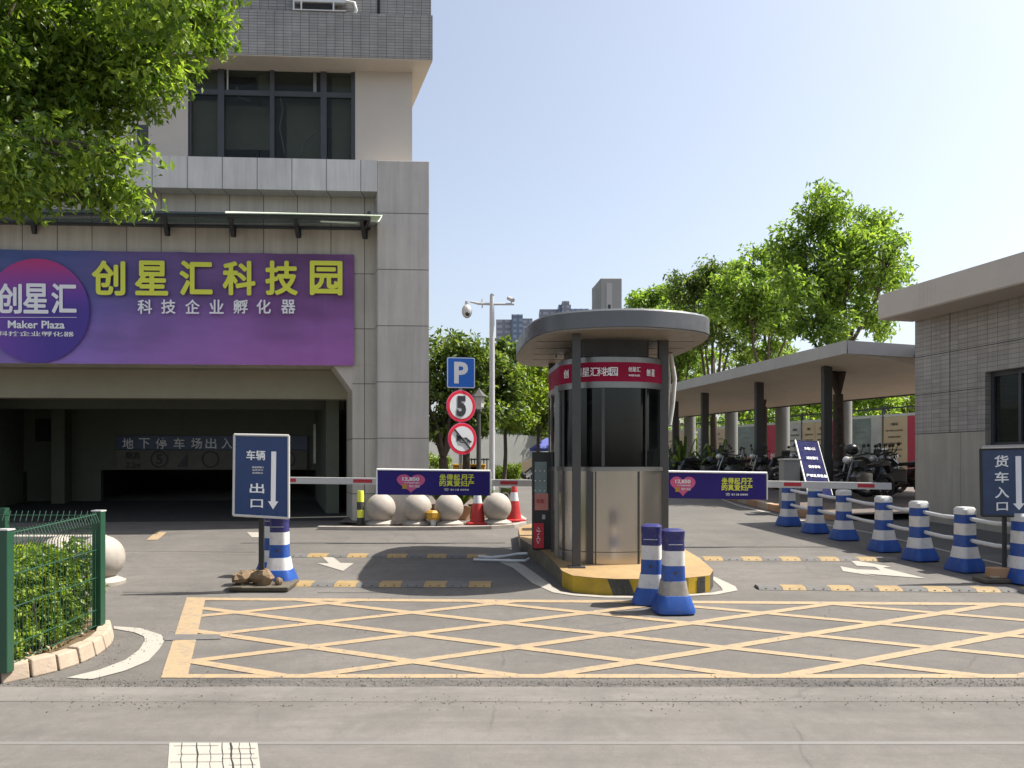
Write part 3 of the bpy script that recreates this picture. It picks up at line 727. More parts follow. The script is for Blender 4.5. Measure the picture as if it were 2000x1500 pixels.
for ch, x in zip("创星汇", (20, 72, 127)): mb.text(ch, Fp(x - 2, 583, .225), ex, ez, .42, .52, M_txtw, .04)
mb.text("Maker Plaza", Fp(71, 634, .225), ex, ez, 1.0, .14, M_txtw, .02)
mb.text("科技企业孵化器", Fp(70, 652, .225), ex, ez, 1.35, .09, M_txtw, .01)
mb.hex([Fp(-10, 620.3, .22), Fp(150, 620.3, .22), Fp(150, 620.3, .225), Fp(-10, 620.3, .225), Fp(-10, 619.4, .22), Fp(150, 619.4, .22), Fp(150, 619.4, .225), Fp(-10, 619.4, .225)], M_txtw)
mb.build('emblem_lettering', bn)

# window-level air conditioner on the parapet
acx = thing('air_conditioner', 'white outdoor air conditioner on a rail frame at the top ledge', 'air conditioner', Fp(632, 30, .05))
zA = zf(845, 30) + .01
mb = MB(); fbox(mb, 572, 676, zA + .17, zA + .9, .0, .1, M_acw); mb.build('casing', acx, bevel=.01)
mb = MB()
for x in (572, 587, 650): fbox(mb, x, x + 3, zA, zA + .17, -.01, .05, M_wpl)
fbox(mb, 572, 676, zA + .003, zA + .02, -.02, .03, M_wpl); fbox(mb, 590, 648, zA + .03, zA + .15, .02, .06, M_dark)
mb.build('support_frame', acx)
mb = MB(); mb.tube([Fp(676, 3, .02), Fp(692, 6, .02), Fp(696, 20, .02), Fp(690, 30, .05)], .03, M_pipe); mb.build('pipe', acx, smooth=60)

# ------------------------------------------------------------------ STRIPED CORNER POST on pavement, spheres, cones
cp = thing('striped_post', 'short black and yellow striped post in front of pillar', 'post', (gp(704, 1030).x, gp(704, 1030).y, g(13.4)))
mb = MB(); p = gp(704, 1031); prof = [(.062, 0), (.062, .14), (.062, .28), (.062, .42), (.062, .56), (.055, .62)]
mb.lathe(prof, (p.x, p.y, g(p.y) + .045), M_kerby, 20, [M_kerbk, M_txty, M_kerbk, M_txty, M_txty]); mb.build('post_body', cp, smooth=50)

def sphere_bollard(label, group='stone sphere bollards'):
    t = thing('sphere_bollard', label, 'bollard', (0, 0, 0), group)
    mb = MB(); mb.ball((0, 0, .315), .262, M_stone, 36, 24); mb.build('sphere', t, smooth=60)
    mb = MB(); mb.lathe([(.265, 0), (.27, .045), (.24, .06), (.16, .10), (.13, .12)], (0, 0, 0), M_stone, 32); mb.build('plinth', t, smooth=30)
    return t
sp0 = sphere_bollard('stone sphere bollard touching the pillar, leftmost of the four beneath barrier advert')
p = gp(740, 1033); sp0.location = (p.x, p.y + .2, g(p.y) + .045)
for x, y, l in ((812, 1033, 'stone sphere bollard second from pillar, left of the small yellow marker'), (875, 1033, 'stone sphere bollard right of small yellow marker, left of the red cone'), (970, 1031, 'stone sphere bollard between the two red and white cones')):
    p = gp(x, y); dup(sp0, (p.x, p.y + .2, g(p.y) + .045), 0, l)
p = gp(178, 1147); dup(sp0, (p.x, p.y + .2, g(p.y)), 0, 'pale stone sphere bollard just right of the green fence post', (.98, .98, .98))
p = gp(98, 1150); dup(sp0, (p.x, p.y + .2, g(p.y)), 0, 'stone sphere bollard seen through green mesh behind the hedge', (.98, .98, .98))
mb = MB(); p = gp(845, 1034); mb.lathe([(.10, .12), (.13, .16), (.13, .24), (.09, .28)], (p.x, p.y + .1, g(p.y) + .05), M_orange, 8); mb.lathe([(.05, 0), (.05, .12)], (p.x, p.y + .1, g(p.y) + .05), M_wpl, 10)
mb.build('ground_marker', label='small yellow octagonal marker on a white foot between two stone spheres', cat='marker')

def red_cone(label):
    t = thing('traffic_cone', label, 'traffic cone', (0, 0, 0), 'red and white traffic cones')
    mb = MB(); mb.lathe([(.14, .03), (.115, .2), (.088, .38), (.062, .54), (.045, .66), (.035, .70), (.03, .71)], (0, 0, 0), M_redc, 24, [M_redc, M_redc, M_swhite, M_redc, M_redc, M_redc]); mb.build('cone_body', t, smooth=50)
    mb = MB(); mb.lathe([(.2, 0), (.2, .03), (.16, .045)], (0, 0, 0), M_redc, 24, pw=6); mb.build('base', t, smooth=30)
    return t
c0 = red_cone('red and white traffic cone standing between the last two stone spheres')
p = gp(932, 1030); c0.location = (p.x, p.y + .1, g(p.y) + .05)
p = gp(1004, 1024); dup(c0, (p.x, p.y + .1, g(p.y) + .05), .3, 'red and white traffic cone right of the rightmost stone sphere')

# ------------------------------------------------------------------ KIOSK ISLAND
isl = [gp(1032, 1087), gp(1060, 1105), gp(1085, 1130), gp(1098, 1146), gp(1118, 1156), gp(1160, 1161), gp(1202, 1163.5), gp(1270, 1164), gp(1345, 1161), gp(1387, 1156)]
isl = [(p.x, p.y) for p in isl] + [(2.28, 8.7), (2.32, 9.5), (2.25, 11), (2.0, 13), (1.5, 13.5), (.5, 13.3), (.1, 12.4), (.12, 11.2)]
it = thing('traffic_island', 'raised kiosk island with faded yellow top and black striped yellow kerb', 'traffic island', (1.2, 10, g(10)))
IH = .18
top = [Vector((x, y, g(y) + IH)) for x, y in isl]; bot = [Vector((x, y, g(y) - .02)) for x, y in isl]
cen = Vector((1.2, 10.2, 0))
mb = MB(); n = len(isl); mb.add([t_ + Vector((0, 0, 0)) for t_ in top], [tuple(range(n))], M_ytop); mb.build('island_top', it)
mb = MB(); 
for i in range(n):
    j = (i + 1) % n; a, b_ = bot[i], bot[j]; ta, tb = top[i] - Vector((0, 0, .004)), top[j] - Vector((0, 0, .004))
    back = i >= 9 or i < 3
    if back: mb.add([a, b_, tb, ta], [(0, 1, 2, 3)], M_kerbst if i < 3 else (M_kerbk if (i % 2) else M_kerb)); continue
    mb.add([a, b_, tb, ta], [(0, 1, 2, 3)], M_kerby)
mb.build('island_kerb', it, smooth=40)
mb = MB()
def islpt(px): # outline point on the front by px at ground/top
    for i in range(2, 9):
        ax, ay = isl[i]; bx, by = isl[i + 1]; k = (px - 1000) / F
        den = (bx - ax) - k * (by - ay)
        t_ = (k * ay - ax) / den if abs(den) > 1e-9 else -1
        if 0 <= t_ <= 1: return Vector((ax + (bx - ax) * t_, ay + (by - ay) * t_ - .004, 0))
for (x0, x1, dx) in ((1186, 1228, 12), (1362, 1377, 0)):
    K = 10; lo_ = [islpt(x0 + dx + (x1 - x0) * k / K) for k in range(K + 1)]; hi_ = [islpt(x0 + (x1 - x0) * k / K) for k in range(K + 1)]
    if None in lo_ or None in hi_: continue
    mb = MB(); mb.add([(v.x, v.y - .004, g(v.y)) for v in lo_] + [(v.x, v.y - .004, g(v.y) + IH - .006) for v in hi_], [(k, k + 1, K + 2 + k, K + 1 + k) for k in range(K)], M_kerbk); mb.build('kerb_stripe', it)


# KIOSK
def rrect(cx, cy, hx, hy, r, rz, seg=8):
    pts = []
    for k, (sx, sy) in enumerate(((1, 1), (-1, 1), (-1, -1), (1, -1))):
        for j in range(seg + 1):
            a = math.pi / 2 * (k + j / seg); pts.append((sx * (hx - r) + r * math.cos(a), sy * (hy - r) + r * math.sin(a)))
    c_, s_ = math.cos(rz), math.sin(rz)
    return [(cx + x * c_ - y * s_, cy + x * s_ + y * c_) for x, y in pts]
def loft(mb, rings, mat, cap=True, mats=None):  # rings: list of (poly, z)
    n = len(rings[0][0]); vs = [(x, y, z) for poly, z in rings for x, y in poly]
    for j in range(len(rings) - 1):
        m_ = mats[j] if mats else mat
        mb.add(vs[j * n:(j + 2) * n], [(k, (k + 1) % n, n + (k + 1) % n, n + k) for k in range(n)], m_)
    if cap:
        mb.add(vs[:n], [tuple(range(n))[::-1]], mats[0] if mats else mat); mb.add(vs[-n:], [tuple(range(n))], mats[-1] if mats else mat)
kz = g(9.05) + IH
KC = (1.195, 10.0); KR = R(5.5)
def kr(g_=0.0, r=.56): return rrect(KC[0], KC[1], .665 + g_, .95 + g_, r + g_, KR)
ki = thing('guard_kiosk', 'steel guard kiosk with dark curved glass and crimson lettered band under oval canopy', 'kiosk', (KC[0], KC[1], kz))
Z = lambda py: 1.6 + (905 - py) / F * 9.05
mb = MB(); loft(mb, [(kr(), kz - .05), (kr(), Z(918))], M_steel); mb.build('lower_panel', ki, smooth=30)
mb = MB(); loft(mb, [(kr(.012), Z(920)), (kr(.012), Z(912))], M_steeld); mb.build('sill', ki, smooth=30)
mb = MB(); loft(mb, [(kr(-.02), Z(912) + .001), (kr(-.02), Z(757))], M_kglass, cap=False); mb.build('glass', ki, smooth=30)
mb = MB()
loft(mb, [(kr(.0), Z(757)), (kr(.0), Z(745)), (kr(.0), Z(707)), (kr(.0), Z(697)), (kr(-.03), Z(694))], M_steeld, mats=[M_steeld, M_red, M_steeld, M_steeld]); bd = mb.build('header_band', ki, smooth=30)
mb = MB(); loft(mb, [(kr(-.25, .3), Z(696)), (kr(-.25, .3), 3.16)], M_post); mb.build('neck', ki, smooth=30)
# vertical trims
mb = MB()
rp = kr(.008); 
def krp(px):  # nearest visible outline point by px
    best = None
    for i in range(len(rp)):
        ax, ay = rp[i]; bx, by = rp[(i + 1) % len(rp)]
        k = (px - 1000) / F; den = (bx - ax) - k * (by - ay)
        if abs(den) < 1e-9: continue
        t_ = (k * ay - ax) / den
        if 0 <= t_ <= 1:
            q = Vector((ax + (bx - ax) * t_, ay + (by - ay) * t_, 0))
            if best is None or q.y < best.y: best = q
    return best
for px, w_, m_, z0, z1 in ((1153, .04, M_post, kz, Z(921)), (1163, .006, M_post, kz, Z(921)), (1248, .008, M_post, kz, Z(921)), (1100, .012, M_post, kz, Z(757)), (1088, .03, M_steeld, kz, Z(745)), (1078, .01, M_post, kz, Z(757)), (1178, .018, M_post, Z(911), Z(758)), (1262, .006, M_post, Z(911), Z(758)), (1128, .004, M_steeld, kz, Z(921))):
    q = krp(px)
    if q is None: continue
    mb.box(q.x - w_, q.x + w_, q.y - .006, q.y + .02, z0, z1, m_)
q0, q1 = krp(1160), krp(1246)
mb.build('trim', ki)
mb = MB(); loft(mb, [(kr(.004), kz + .14), (kr(.004), kz + .148)], M_post, cap=False); mb.build('seam', ki)
# band lettering laid round the band
mb = MB()
for st, px, w_, h_ in (("创", 1106, .09, .1), ("创", 1128, .1, .1), ("星", 1144, .09, .1), ("汇", 1160, .09, .1), ("科", 1174, .09, .1), ("技", 1187, .09, .1), ("园", 1199, .09, .1), ("创星汇", 1239, .15, .055), ("MAKER PLAZA", 1239, .14, .022), ("创", 1266, .06, .08), ("星", 1275, .05, .08)):
    q = krp(px); q2 = krp(px + 2)
    if q is None or q2 is None: continue
    e = (q2 - q).normalized(); z_ = Z(726) if h_ > .06 else (Z(721) if h_ > .05 else Z(733))
    mb.text(st, q + Vector((0, -.004, z_)), e, ez, w_, h_, M_txtw, .02)
mb.build('band_lettering', bd)
# inside: shelf, monitor, chair silhouettes
mb = MB(); mb.box(1.0, 1.7, 9.6, 9.9, Z(912) - .1, Z(905), M_dark); mb.box(1.15, 1.2, 9.5, 9.55, Z(912), Z(800), M_steeld)
mb.box(1.55, 1.75, 9.4, 9.43, Z(905), Z(880), M_blk); mb.build('interior', ki)
# canopy
CN = [(1040, 662), (1025, 678), (1013, 695)]
cp_ = [(.25, 9.26), (.37, 8.93), (.52, 8.76), (.71, 8.65), (.95, 8.56), (1.2, 8.52), (1.45, 8.52), (1.68, 8.58), (1.9, 8.66), (2.1, 8.78), (2.24, 8.9), (2.33, 9.06), (2.37, 9.25), (2.38, 9.6), (2.36, 10.3), (2.28, 10.9), (2.14, 11.3), (1.9, 11.6), (1.5, 11.8), (.9, 11.9), (.5, 11.95), (.27, 11.85), (.13, 11.65), (.06, 11.3), (.06, 10.9), (.1, 10.3), (.16, 9.7)]
def grow(poly, k): return [(1.2 + (x - 1.2) * k, 10.2 + (y - 10.2) * k) for x, y in poly]
cano = thing('kiosk_canopy', 'broad oval grey canopy on dark square posts over the guard kiosk', 'canopy', (1.2, 10.2, kz))
mb = MB(); loft(mb, [(cp_, 3.12), (cp_, 3.30), (grow(cp_, .985), 3.325)], M_can); mb.build('canopy_fascia', cano, smooth=40)
mb = MB(); loft(mb, [(grow(cp_, .99), 3.10), (grow(cp_, .99), 3.119)], M_canu); mb.build('canopy_soffit', cano, smooth=40)
mb = MB()
for k in range(1, 5):
    yy = 8.9 + k * .55; mb.box(.3, 2.25, yy, yy + .008, 3.096, 3.1, M_post)
mb.build('soffit_joint', cano)
for (px0, px1, Y) in ((1118.5, 1134.5, 8.85), (1287, 1306, 9.35)):
    x0, x1 = (px0 - 1000) / F * Y, (px1 - 1000) / F * Y
    mb = MB(); mb.box(x0, x1, Y, Y + .1, g(Y) + IH - .01, 3.099, M_post); pst = mb.build('post', cano, bevel=.004)
    mb = MB(); mb.box(x0 - .05, x1 + .05, Y - .05, Y + .15, g(Y) + IH + .001, g(Y) + IH + .012, M_post); mb.build('base_plate', pst)
for (x0, Y) in ((.55, 11.5), (1.95, 11.35)):
    mb = MB(); mb.box(x0, x0 + .1, Y, Y + .1, g(Y) + IH - .01, 3.099, M_post); mb.build('post', cano, bevel=.004)
mb = MB(); mb.lathe([(.02, 0), (.02, .05), (.035, .06)], (.6, 10.6, 3.05), M_lamp, 12); mb.build('downlight', cano)
# rooftop ac
ra = thing('rooftop_air_conditioner', 'aged grey air conditioner casing standing on the kiosk canopy', 'air conditioner', (P(1186, 600, 9.6).x, 9.6, 3.33))
mb = MB(); a = P(1173, 600, 9.3); b_ = P(1215, 600, 9.3); c_ = P(1155, 600, 9.9)
hz = 3.30 + .02; tz = 1.6 + (905 - 545) / F * 9.35
B = [Vector((a.x, 9.3, 0)), Vector((b_.x, 9.3, 0)), Vector((b_.x - .05, 9.95, 0)), Vector((c_.x, 9.85, 0))]
mb.hex([v + Vector((0, 0, hz)) for v in B] + [v + Vector((0, 0, tz)) for v in B], M_ac); mb.build('casing', ra, bevel=.01)
mb = MB(); mb.box(a.x + .07, a.x + .14, 9.292, 9.3, hz + .07, tz - .06, M_roofg); mb.box(a.x + .09, a.x + .12, 9.288, 9.292, hz + .1, hz + .2, M_blk); mb.build('service_panel', ra)
mb = MB(); mb.tube([(b_.x - .02, 9.5, hz + .05), (b_.x + .08, 9.5, hz + .12), (b_.x + .2, 9.6, hz + .2), (b_.x + .3, 9.7, hz + .18), (b_.x + .38, 9.8, hz + .1), (b_.x + .4, 9.85, hz + .03)], .018, M_pipe); mb.build('pipe', ra, smooth=60)
mb = MB(); mb.tube([P(1310, 690, 10.4), P(1318, 740, 10.5), P(1314, 790, 10.5), P(1308, 830, 10.5)], .03, M_pipe); mb.tube([P(1304, 690, 10.4), P(1308, 740, 10.5), P(1303, 835, 10.5)], .018, M_pipe)
mb.build('drain_pipes', smooth=60, label='pale lagged pipes dropping from the canopy edge behind right kiosk post', cat='pipe')
mb = MB(); mb.box(P(1285, 900, 10).x - .035, P(1285, 900, 10).x + .015, 10, 10.05, g(10) + IH, 1.48, M_wpl); mb.build('white_channel', label='slim white channel strip between kiosk and right canopy post', cat='channel')

# ticket machine
tm = thing('ticket_machine', 'tall dark barrier cabinet with red boxes at left of the kiosk', 'barrier machine', (.43, 10.2, g(10.2) + IH))
zb = g(10.2) + IH - .01
mb = MB(); mb.box(.27, .62, 10.18, 10.5, zb, 1.75, M_blk); mb.build('cabinet', tm, bevel=.008)
mb = MB()
for k in range(3):
    for x in (.31, .37, .43): mb.ball((x, 10.17, 1.5 - k * .13), .008, M_txtw, 8, 6)
mb.box(.30, .46, 10.172, 10.18, 1.2, 1.62, M_pteal); mb.build('display', tm)
mb = MB(); mb.box(.3, .48, 10.165, 10.18, .98, 1.2, M_cream); mb.text("车场", Vector((.37, 10.162, 1.1)), (1, 0, 0), ez, .1, .06, M_redst, .01); mb.build('notice', tm)
mb = MB(); mb.box(.285, .42, 10.12, 10.178, zb + .03, zb + .36, M_sred); mb.text("小心", Vector((.35, 10.118, zb + .2)), (0, 0, -1), (1, 0, 0), .22, .05, M_txtw, .01); mb.build('red_box', tm, bevel=.015)
mb = MB(); mb.box(.40, .44, 10.168, 10.18, .86, .92, M_txtg); mb.build('keypad', tm)

# barrier gates
def barrier(label, x0, x1, Y, za, zb_, pan, stickers, pivx, mirror):
    t = thing('barrier_gate', label, 'barrier', (pivx, Y, g(Y)), 'barrier gates')
    mb = MB(); mb.box(pivx - .17, pivx + .17, Y + .08, Y + .4, g(Y) + .16, 1.2, M_orange if False else M_blk); mb.build('housing', t, bevel=.01)
    h = .105; A_ = P(x0, 0, Y).x; B_ = P(x1, 0, Y).x
    def hz_(x): return za + (zb_ - za) * (x - A_) / (B_ - A_)
    mb = MB(); mb.hex([(A_, Y, hz_(A_) - h / 2), (B_, Y, hz_(B_) - h / 2), (B_, Y + .05, hz_(B_) - h / 2), (A_, Y + .05, hz_(A_) - h / 2), (A_, Y, hz_(A_) + h / 2), (B_, Y, hz_(B_) + h / 2), (B_, Y + .05, hz_(B_) + h / 2), (A_, Y + .05, hz_(A_) + h / 2)], M_dkwhite)
    mb.build('arm', t, bevel=.006)
    for s0, s1 in stickers:
        a_, b2 = P(s0, 0, Y).x, P(s1, 0, Y).x; mb = MB()
        mb.hex([(a_, Y - .003, hz_(a_) - .025), (b2, Y - .003, hz_(b2) - .025), (b2, Y, hz_(b2) - .025), (a_, Y, hz_(a_) - .025), (a_, Y - .003, hz_(a_) + .03), (b2, Y - .003, hz_(b2) + .03), (b2, Y, hz_(b2) + .03), (a_, Y, hz_(a_) + .03)], M_redst)
        mb.build('reflective_sticker', t)
    l, r, tl, bl_, tr_, br2 = pan
    Yp = Y - .02; q = [P(l, bl_, Yp), P(r, br2, Yp), P(r, tr_, Yp), P(l, tl, Yp)]
    ap = thing('advert_panel', label.replace('white barrier arm', 'indigo advert board hung on the white barrier arm').replace('red patched ', ''), 'advert board', (q[0].x, Yp, q[0].z), 'advert boards on the barrier arms')
    mb = MB(); mb.hex([q[0], q[1], q[1] + Vector((0, .015, 0)), q[0] + Vector((0, .015, 0)), q[3], q[2], q[2] + Vector((0, .015, 0)), q[3] + Vector((0, .015, 0))], M_ad); mb.build('board', ap)
    mb = MB(); e1 = (q[2] - q[3]).normalized()
    mb.tube([q[3] + Vector((0, 0, .01)), q[2] + Vector((0, 0, .01))], .016, M_txtw); mb.tube([q[0], q[3]], .013, M_txtw); mb.tube([q[1], q[2]], .013, M_dkwhite); mb.build('board_frame', ap)
    def at(u, v): return q[3] + (q[2] - q[3]) * u + (q[0] - q[3]) * v + Vector((0, -.003, 0))
    w = (q[2] - q[3]).length; hh = (q[0] - q[3]).length
    # heart
    hc = .30 if not mirror else .17
    pts = []
    for k in range(40):
        t_ = 2 * math.pi * k / 40; hx = 16 * math.sin(t_) ** 3; hy = 13 * math.cos(t_) - 5 * math.cos(2 * t_) - 2 * math.cos(3 * t_) - math.cos(4 * t_)
        pts.append(at(hc + hx / 16 * .125, .48 - hy / 17 * .45))
    mb = MB(); mb.add(pts, [tuple(range(40))[::-1]], M_heart); mb.build('heart_print', ap)
    mb = MB(); dn = Vector((0, -.004, 0))
    mb.text("12,850", at(hc, .36) + dn, e1, ez, w * .15, hh * .17, M_txtw, .03)
    mb.text("月子套餐特惠价", at(hc + .01, .5) + dn, e1, ez, w * .14, hh * .06, M_txtw, .01)
    mb.text("预约 电话", at(hc + .03, .64) + dn, e1, ez, w * .09, hh * .1, M_txtw, .01)
    mb.build('price_lettering', ap)
    a0 = at(hc - .075, .57) + dn; mb = MB(); mb.add([a0, a0 + e1 * w * .04, a0 + e1 * w * .04 - ez * hh * .18, a0 - ez * hh * .18], [(3, 2, 1, 0)], M_orange); mb.build('price_tag', ap)
    mb = MB(); tx = .71
    for row, st in ((.25, "坐得起月子"), (.50, "的真爱妇产")):
        for k, ch in enumerate(st): mb.text(ch, at(tx - .13 + k * .062, row + (.05 if mirror else 0)) + dn, e1, ez, w * .054, hh * .23, M_txty, .05)
    mb.build('slogan_lettering', ap)
    mb = MB(); mb.text("☎ 8118 0999", at(tx - .01, .76 + (.06 if mirror else 0)) + dn, e1, ez, w * .22, hh * .11, M_txtw, .015); mb.build('phone_lettering', ap)
    return t
Yb = 12.0
barrier('red patched white barrier arm across the exit lane left of kiosk', 558, 1060, Yb, 1.6 - 33 / F * Yb, 1.6 - 39 / F * Yb, (736, 958, 918, 966, 921, 968), ((566, 578), (690, 727), (977, 1011)), .75, False)
barrier('red patched white barrier arm across the entry lane right of kiosk', 1255, 1742, 11.6, 1.6 - 36 / F * 11.6, 1.6 - 45 / F * 11.6, (1300, 1498, 922, 973, 925, 976), ((1531, 1565), (1675, 1708)), 2.05, True)

# speed bumps
def bump(label, x0, x1, Y0, Y1, seg, w=.28, first=0, h=.032):
    a = Vector((P(x0, 0, Y0).x, Y0, 0)); b_ = Vector((P(x1, 0, Y1).x, Y1, 0)); L_ = (b_ - a).length; n = int(round(L_ / seg)); d = (b_ - a) / n
    nn = Vector((-d.y, d.x, 0)).normalized() * w / 2
    mb = MB()
    for k in range(n):
        p, q = a + d * k, a + d * (k + .985); prof = [(-1, .004), (-.55, h), (.55, h), (1, .004)]
        vs = [Vector((c_.x + nn.x * s, c_.y + nn.y * s, g(c_.y + nn.y * s) + z)) for c_ in (p, q) for s, z in prof]
        m_ = M_bumpy if (k + first) % 2 == 0 else M_bumpk
        mb.add(vs, [(0, 1, 5, 4), (1, 2, 6, 5), (2, 3, 7, 6), (3, 2, 1, 0), (4, 5, 6, 7)], m_)
        for s in (.3, .7):
            c_ = p.lerp(q, s) - nn * .8; mb.box(c_.x - .009, c_.x + .009, c_.y - .008, c_.y + .01, g(c_.y) + .006, g(c_.y) + .019, M_rub)
    mb.build('speed_bump', label=label, cat='speed bump', group='speed bumps')
bump('worn speed bump of yellow and grey pieces left of kiosk, nearer the camera', 571, 960, 8.78, 8.74, .26, first=0)
bump('worn speed bump across the exit lane, farther one left of kiosk', 566, 990, 10.72, 10.62, .27, .24, 1)
bump('worn speed bump nearer the box junction on the right lane', 1478, 2090, 8.58, 8.40, .25, .22, 1)
bump('speed bump ending at the row of blue white bollards', 1335, 1748, 10.45, 10.40, .27, .24, 1)
mb = MB(); mb.tube([gp(935, 1087, .03), gp(960, 1089, .03), gp(990, 1086, .03), gp(1010, 1082, .05), gp(1030, 1081, .08)], .02, M_wpl); mb.tube([gp(925, 1093, .03), gp(960, 1094, .03), gp(1000, 1095, .03), gp(1026, 1095, .04), gp(1033, 1091, .05)], .017, M_wpl)
mb.build('cable_conduit', smooth=60, label='white plastic conduits lying on the ground beside the island corner', cat='conduit')

def grit(name, pts, mat, s0, s1, seed):
    rr = random.Random(seed); mb = MB()
    for x, y in pts:
        s = rr.uniform(s0, s1); a = rr.uniform(0, 6.28); z = g(y) + .006
        c, q = math.cos(a) * s, math.sin(a) * s
        mb.add([(x + c, y + q, z), (x - q, y + c * .8, z), (x - c * .9, y - q, z), (x + q, y - c, z), (x, y, z + s * .7)], [(0, 1, 4), (1, 2, 4), (2, 3, 4), (3, 0, 4)], mat)
    mb.build(name, kind='stuff')
rg_ = random.Random(77)
grit('gravel', [(rg_.uniform(-4, 4.6), 5.33 + abs(rg_.gauss(0, .07))) for _ in range(1500)] + [(rg_.uniform(-4, 4.6), rg_.gauss(5.05, .05)) for _ in range(350)] + [(rg_.uniform(-3.6, -2.9), rg_.uniform(5.75, 6.9)) for _ in range(300)], M_gut, .003, .009, 1)
grit('dark_grit', [(rg_.uniform(-4, 4.6), 5.3 + abs(rg_.gauss(0, .1))) for _ in range(700)] + [(rg_.uniform(-3, 4.6), rg_.gauss(4.98, .08)) for _ in range(200)] + [(rg_.uniform(-4.5, 6), rg_.uniform(5.4, 12)) for _ in range(350)], M_rub, .003, .008, 2)

# ------------------------------------------------------------------ water bollards
def wb(label, cap=M_wpl, group='blue and white bollards of the row', dirty=False, flare=1.0):
    t = thing('plastic_bollard', label, 'bollard', (0, 0, 0), group)
    W_ = [(.175, 0), (.19, .01), (.19, .045), (.145, .17), (.135, .172), (.112, .31), (.105, .312), (.100, .455), (.100, .457), (.098, .60), (.098, .602), (.095, .70), (.095, .705)]
    B_, C_ = M_blue, (M_navyp if cap is M_navyp else M_wpl)
    if cap is M_navyp: prof = W_ + [(.098, .72), (.1, .79), (.07, .808)]; ms = [B_, B_, B_, B_, M_reflo if dirty else M_refl, B_, B_, B_, M_refl, M_navyp, M_navyp, M_navyp, M_navyp, M_navyp, M_navyp]
    else: prof = W_ + [(.1, .71), (.1, .77), (.08, .80)]; ms = [B_, B_, B_, B_, M_refl, B_, B_, B_, M_refl, B_, B_, B_, B_, M_wpl, M_wpl]
    ms[3] = B_; ms[4] = M_reflo if dirty else M_refl
    mb = MB(); mb.lathe(prof, (0, 0, 0), B_, 40, ms, pw=5.0); mb.build('body', t, smooth=35)
    mb = MB()
    for z in (.655, .39):
        mb.tube([(0, -.096, z), (0, -.106, z)], .022, M_wpl, 16); mb.tube([(0, -.104, z), (0, -.108, z)], .014, M_dark, 16)
        mb.tube([(0, .096, z), (0, .106, z)], .022, M_wpl, 16)
    if cap is M_navyp: mb = MB(); mb.tube([(0, -.1, .39), (0, -.106, .39)], .018, M_kerbk, 14); mb.box(-.07, .07, -.101, -.0985, .66, .665, M_refl)
    mb.build('socket', t, smooth=40)
    return t
rowp = [(1540, 1029), (1592, 1043.5), (1648, 1057), (1727, 1080), (1797, 1098.5), (1885, 1120), (1996, 1144), (2115, 1172)]
ordn = ['farthest', 'second farthest', 'third farthest', 'fourth from the far end', 'fifth from the far end', 'sixth from the far end', 'the one cut by right frame edge', 'nearest']
w0 = wb('blue and white bollard farthest down the railed row, behind the arm of the barrier')
pos = []
for k, (x, y) in enumerate(rowp[:7]):
    p = gp(x, y); q = Vector((p.x * (p.y + .17) / p.y, p.y + .17, g(p.y + .17)))
    pos.append(q)
    rz = R(14)
    if k == 0: w0.location = q; w0.rotation_euler = (0, 0, rz)
    else:
        o_b = dup(w0, q, rz + random.uniform(-.12, .12), 'blue and white bollard, ' + ordn[k] + ' in the railed row')
        o_b.rotation_euler.x = random.uniform(-.015, .015); o_b.rotation_euler.y = random.uniform(-.02, .02)
p = gp(2115, 1172); pos.append(Vector((p.x, p.y + .1, g(p.y))))
rl = ['between the farthest two bollards', 'between second and third farthest bollards', 'between third and fourth bollards from the far end', 'between fourth and fifth bollards from the far end', 'between fifth and sixth bollards', 'between the sixth bollard and the cut off seventh', 'leaving the frame at right']
for k in range(6):
    a, b_ = pos[k], pos[k + 1]; t = thing('bollard_rail', 'pair of white plastic rails ' + rl[k], 'rail', (a + b_) / 2, 'white rails linking the bollards')
    d = (b_ - a).normalized() * .09; o_ = Vector((0, -.03, 0))
    for z in (.655, .39):
        mb = MB(); m_ = (a + b_) / 2 + Vector((0, 0, z - .012)) + o_
        mb.tube([a + d + o_ + Vector((0, 0, z)), m_, b_ - d + o_ + Vector((0, 0, z))], .026, M_wpl, 12); mb.build('rail', t, smooth=60)
wn = wb('front blue and grey bollard with grimy lower band on the yellow hatching', M_navyp, 'dark capped blue bollards', True)
p = gp(1315, 1203); wn.location = (p.x * 1.022, p.y + .17, g(p.y + .17)); wn.rotation_euler = (0, 0, R(3))
w2 = wb('blue and grey bollard half hidden behind the front one on the hatching', M_navyp, 'dark capped blue bollards')
p = gp(1277, 1183); w2.location = (p.x, p.y + .12, g(p.y + .12)); w2.rotation_euler = (R(1.5), 0, R(-16))
p = gp(541, 1143); dup(w2, (p.x, p.y + .1, g(p.y)), R(2), 'blue and white bollard propping the left exit sign, front one of two')
p = gp(524, 1132); dup(w2, (p.x - .02, p.y + .28, g(p.y + .28)), R(-12), 'blue and white bollard mostly hidden behind its twin at the left sign')

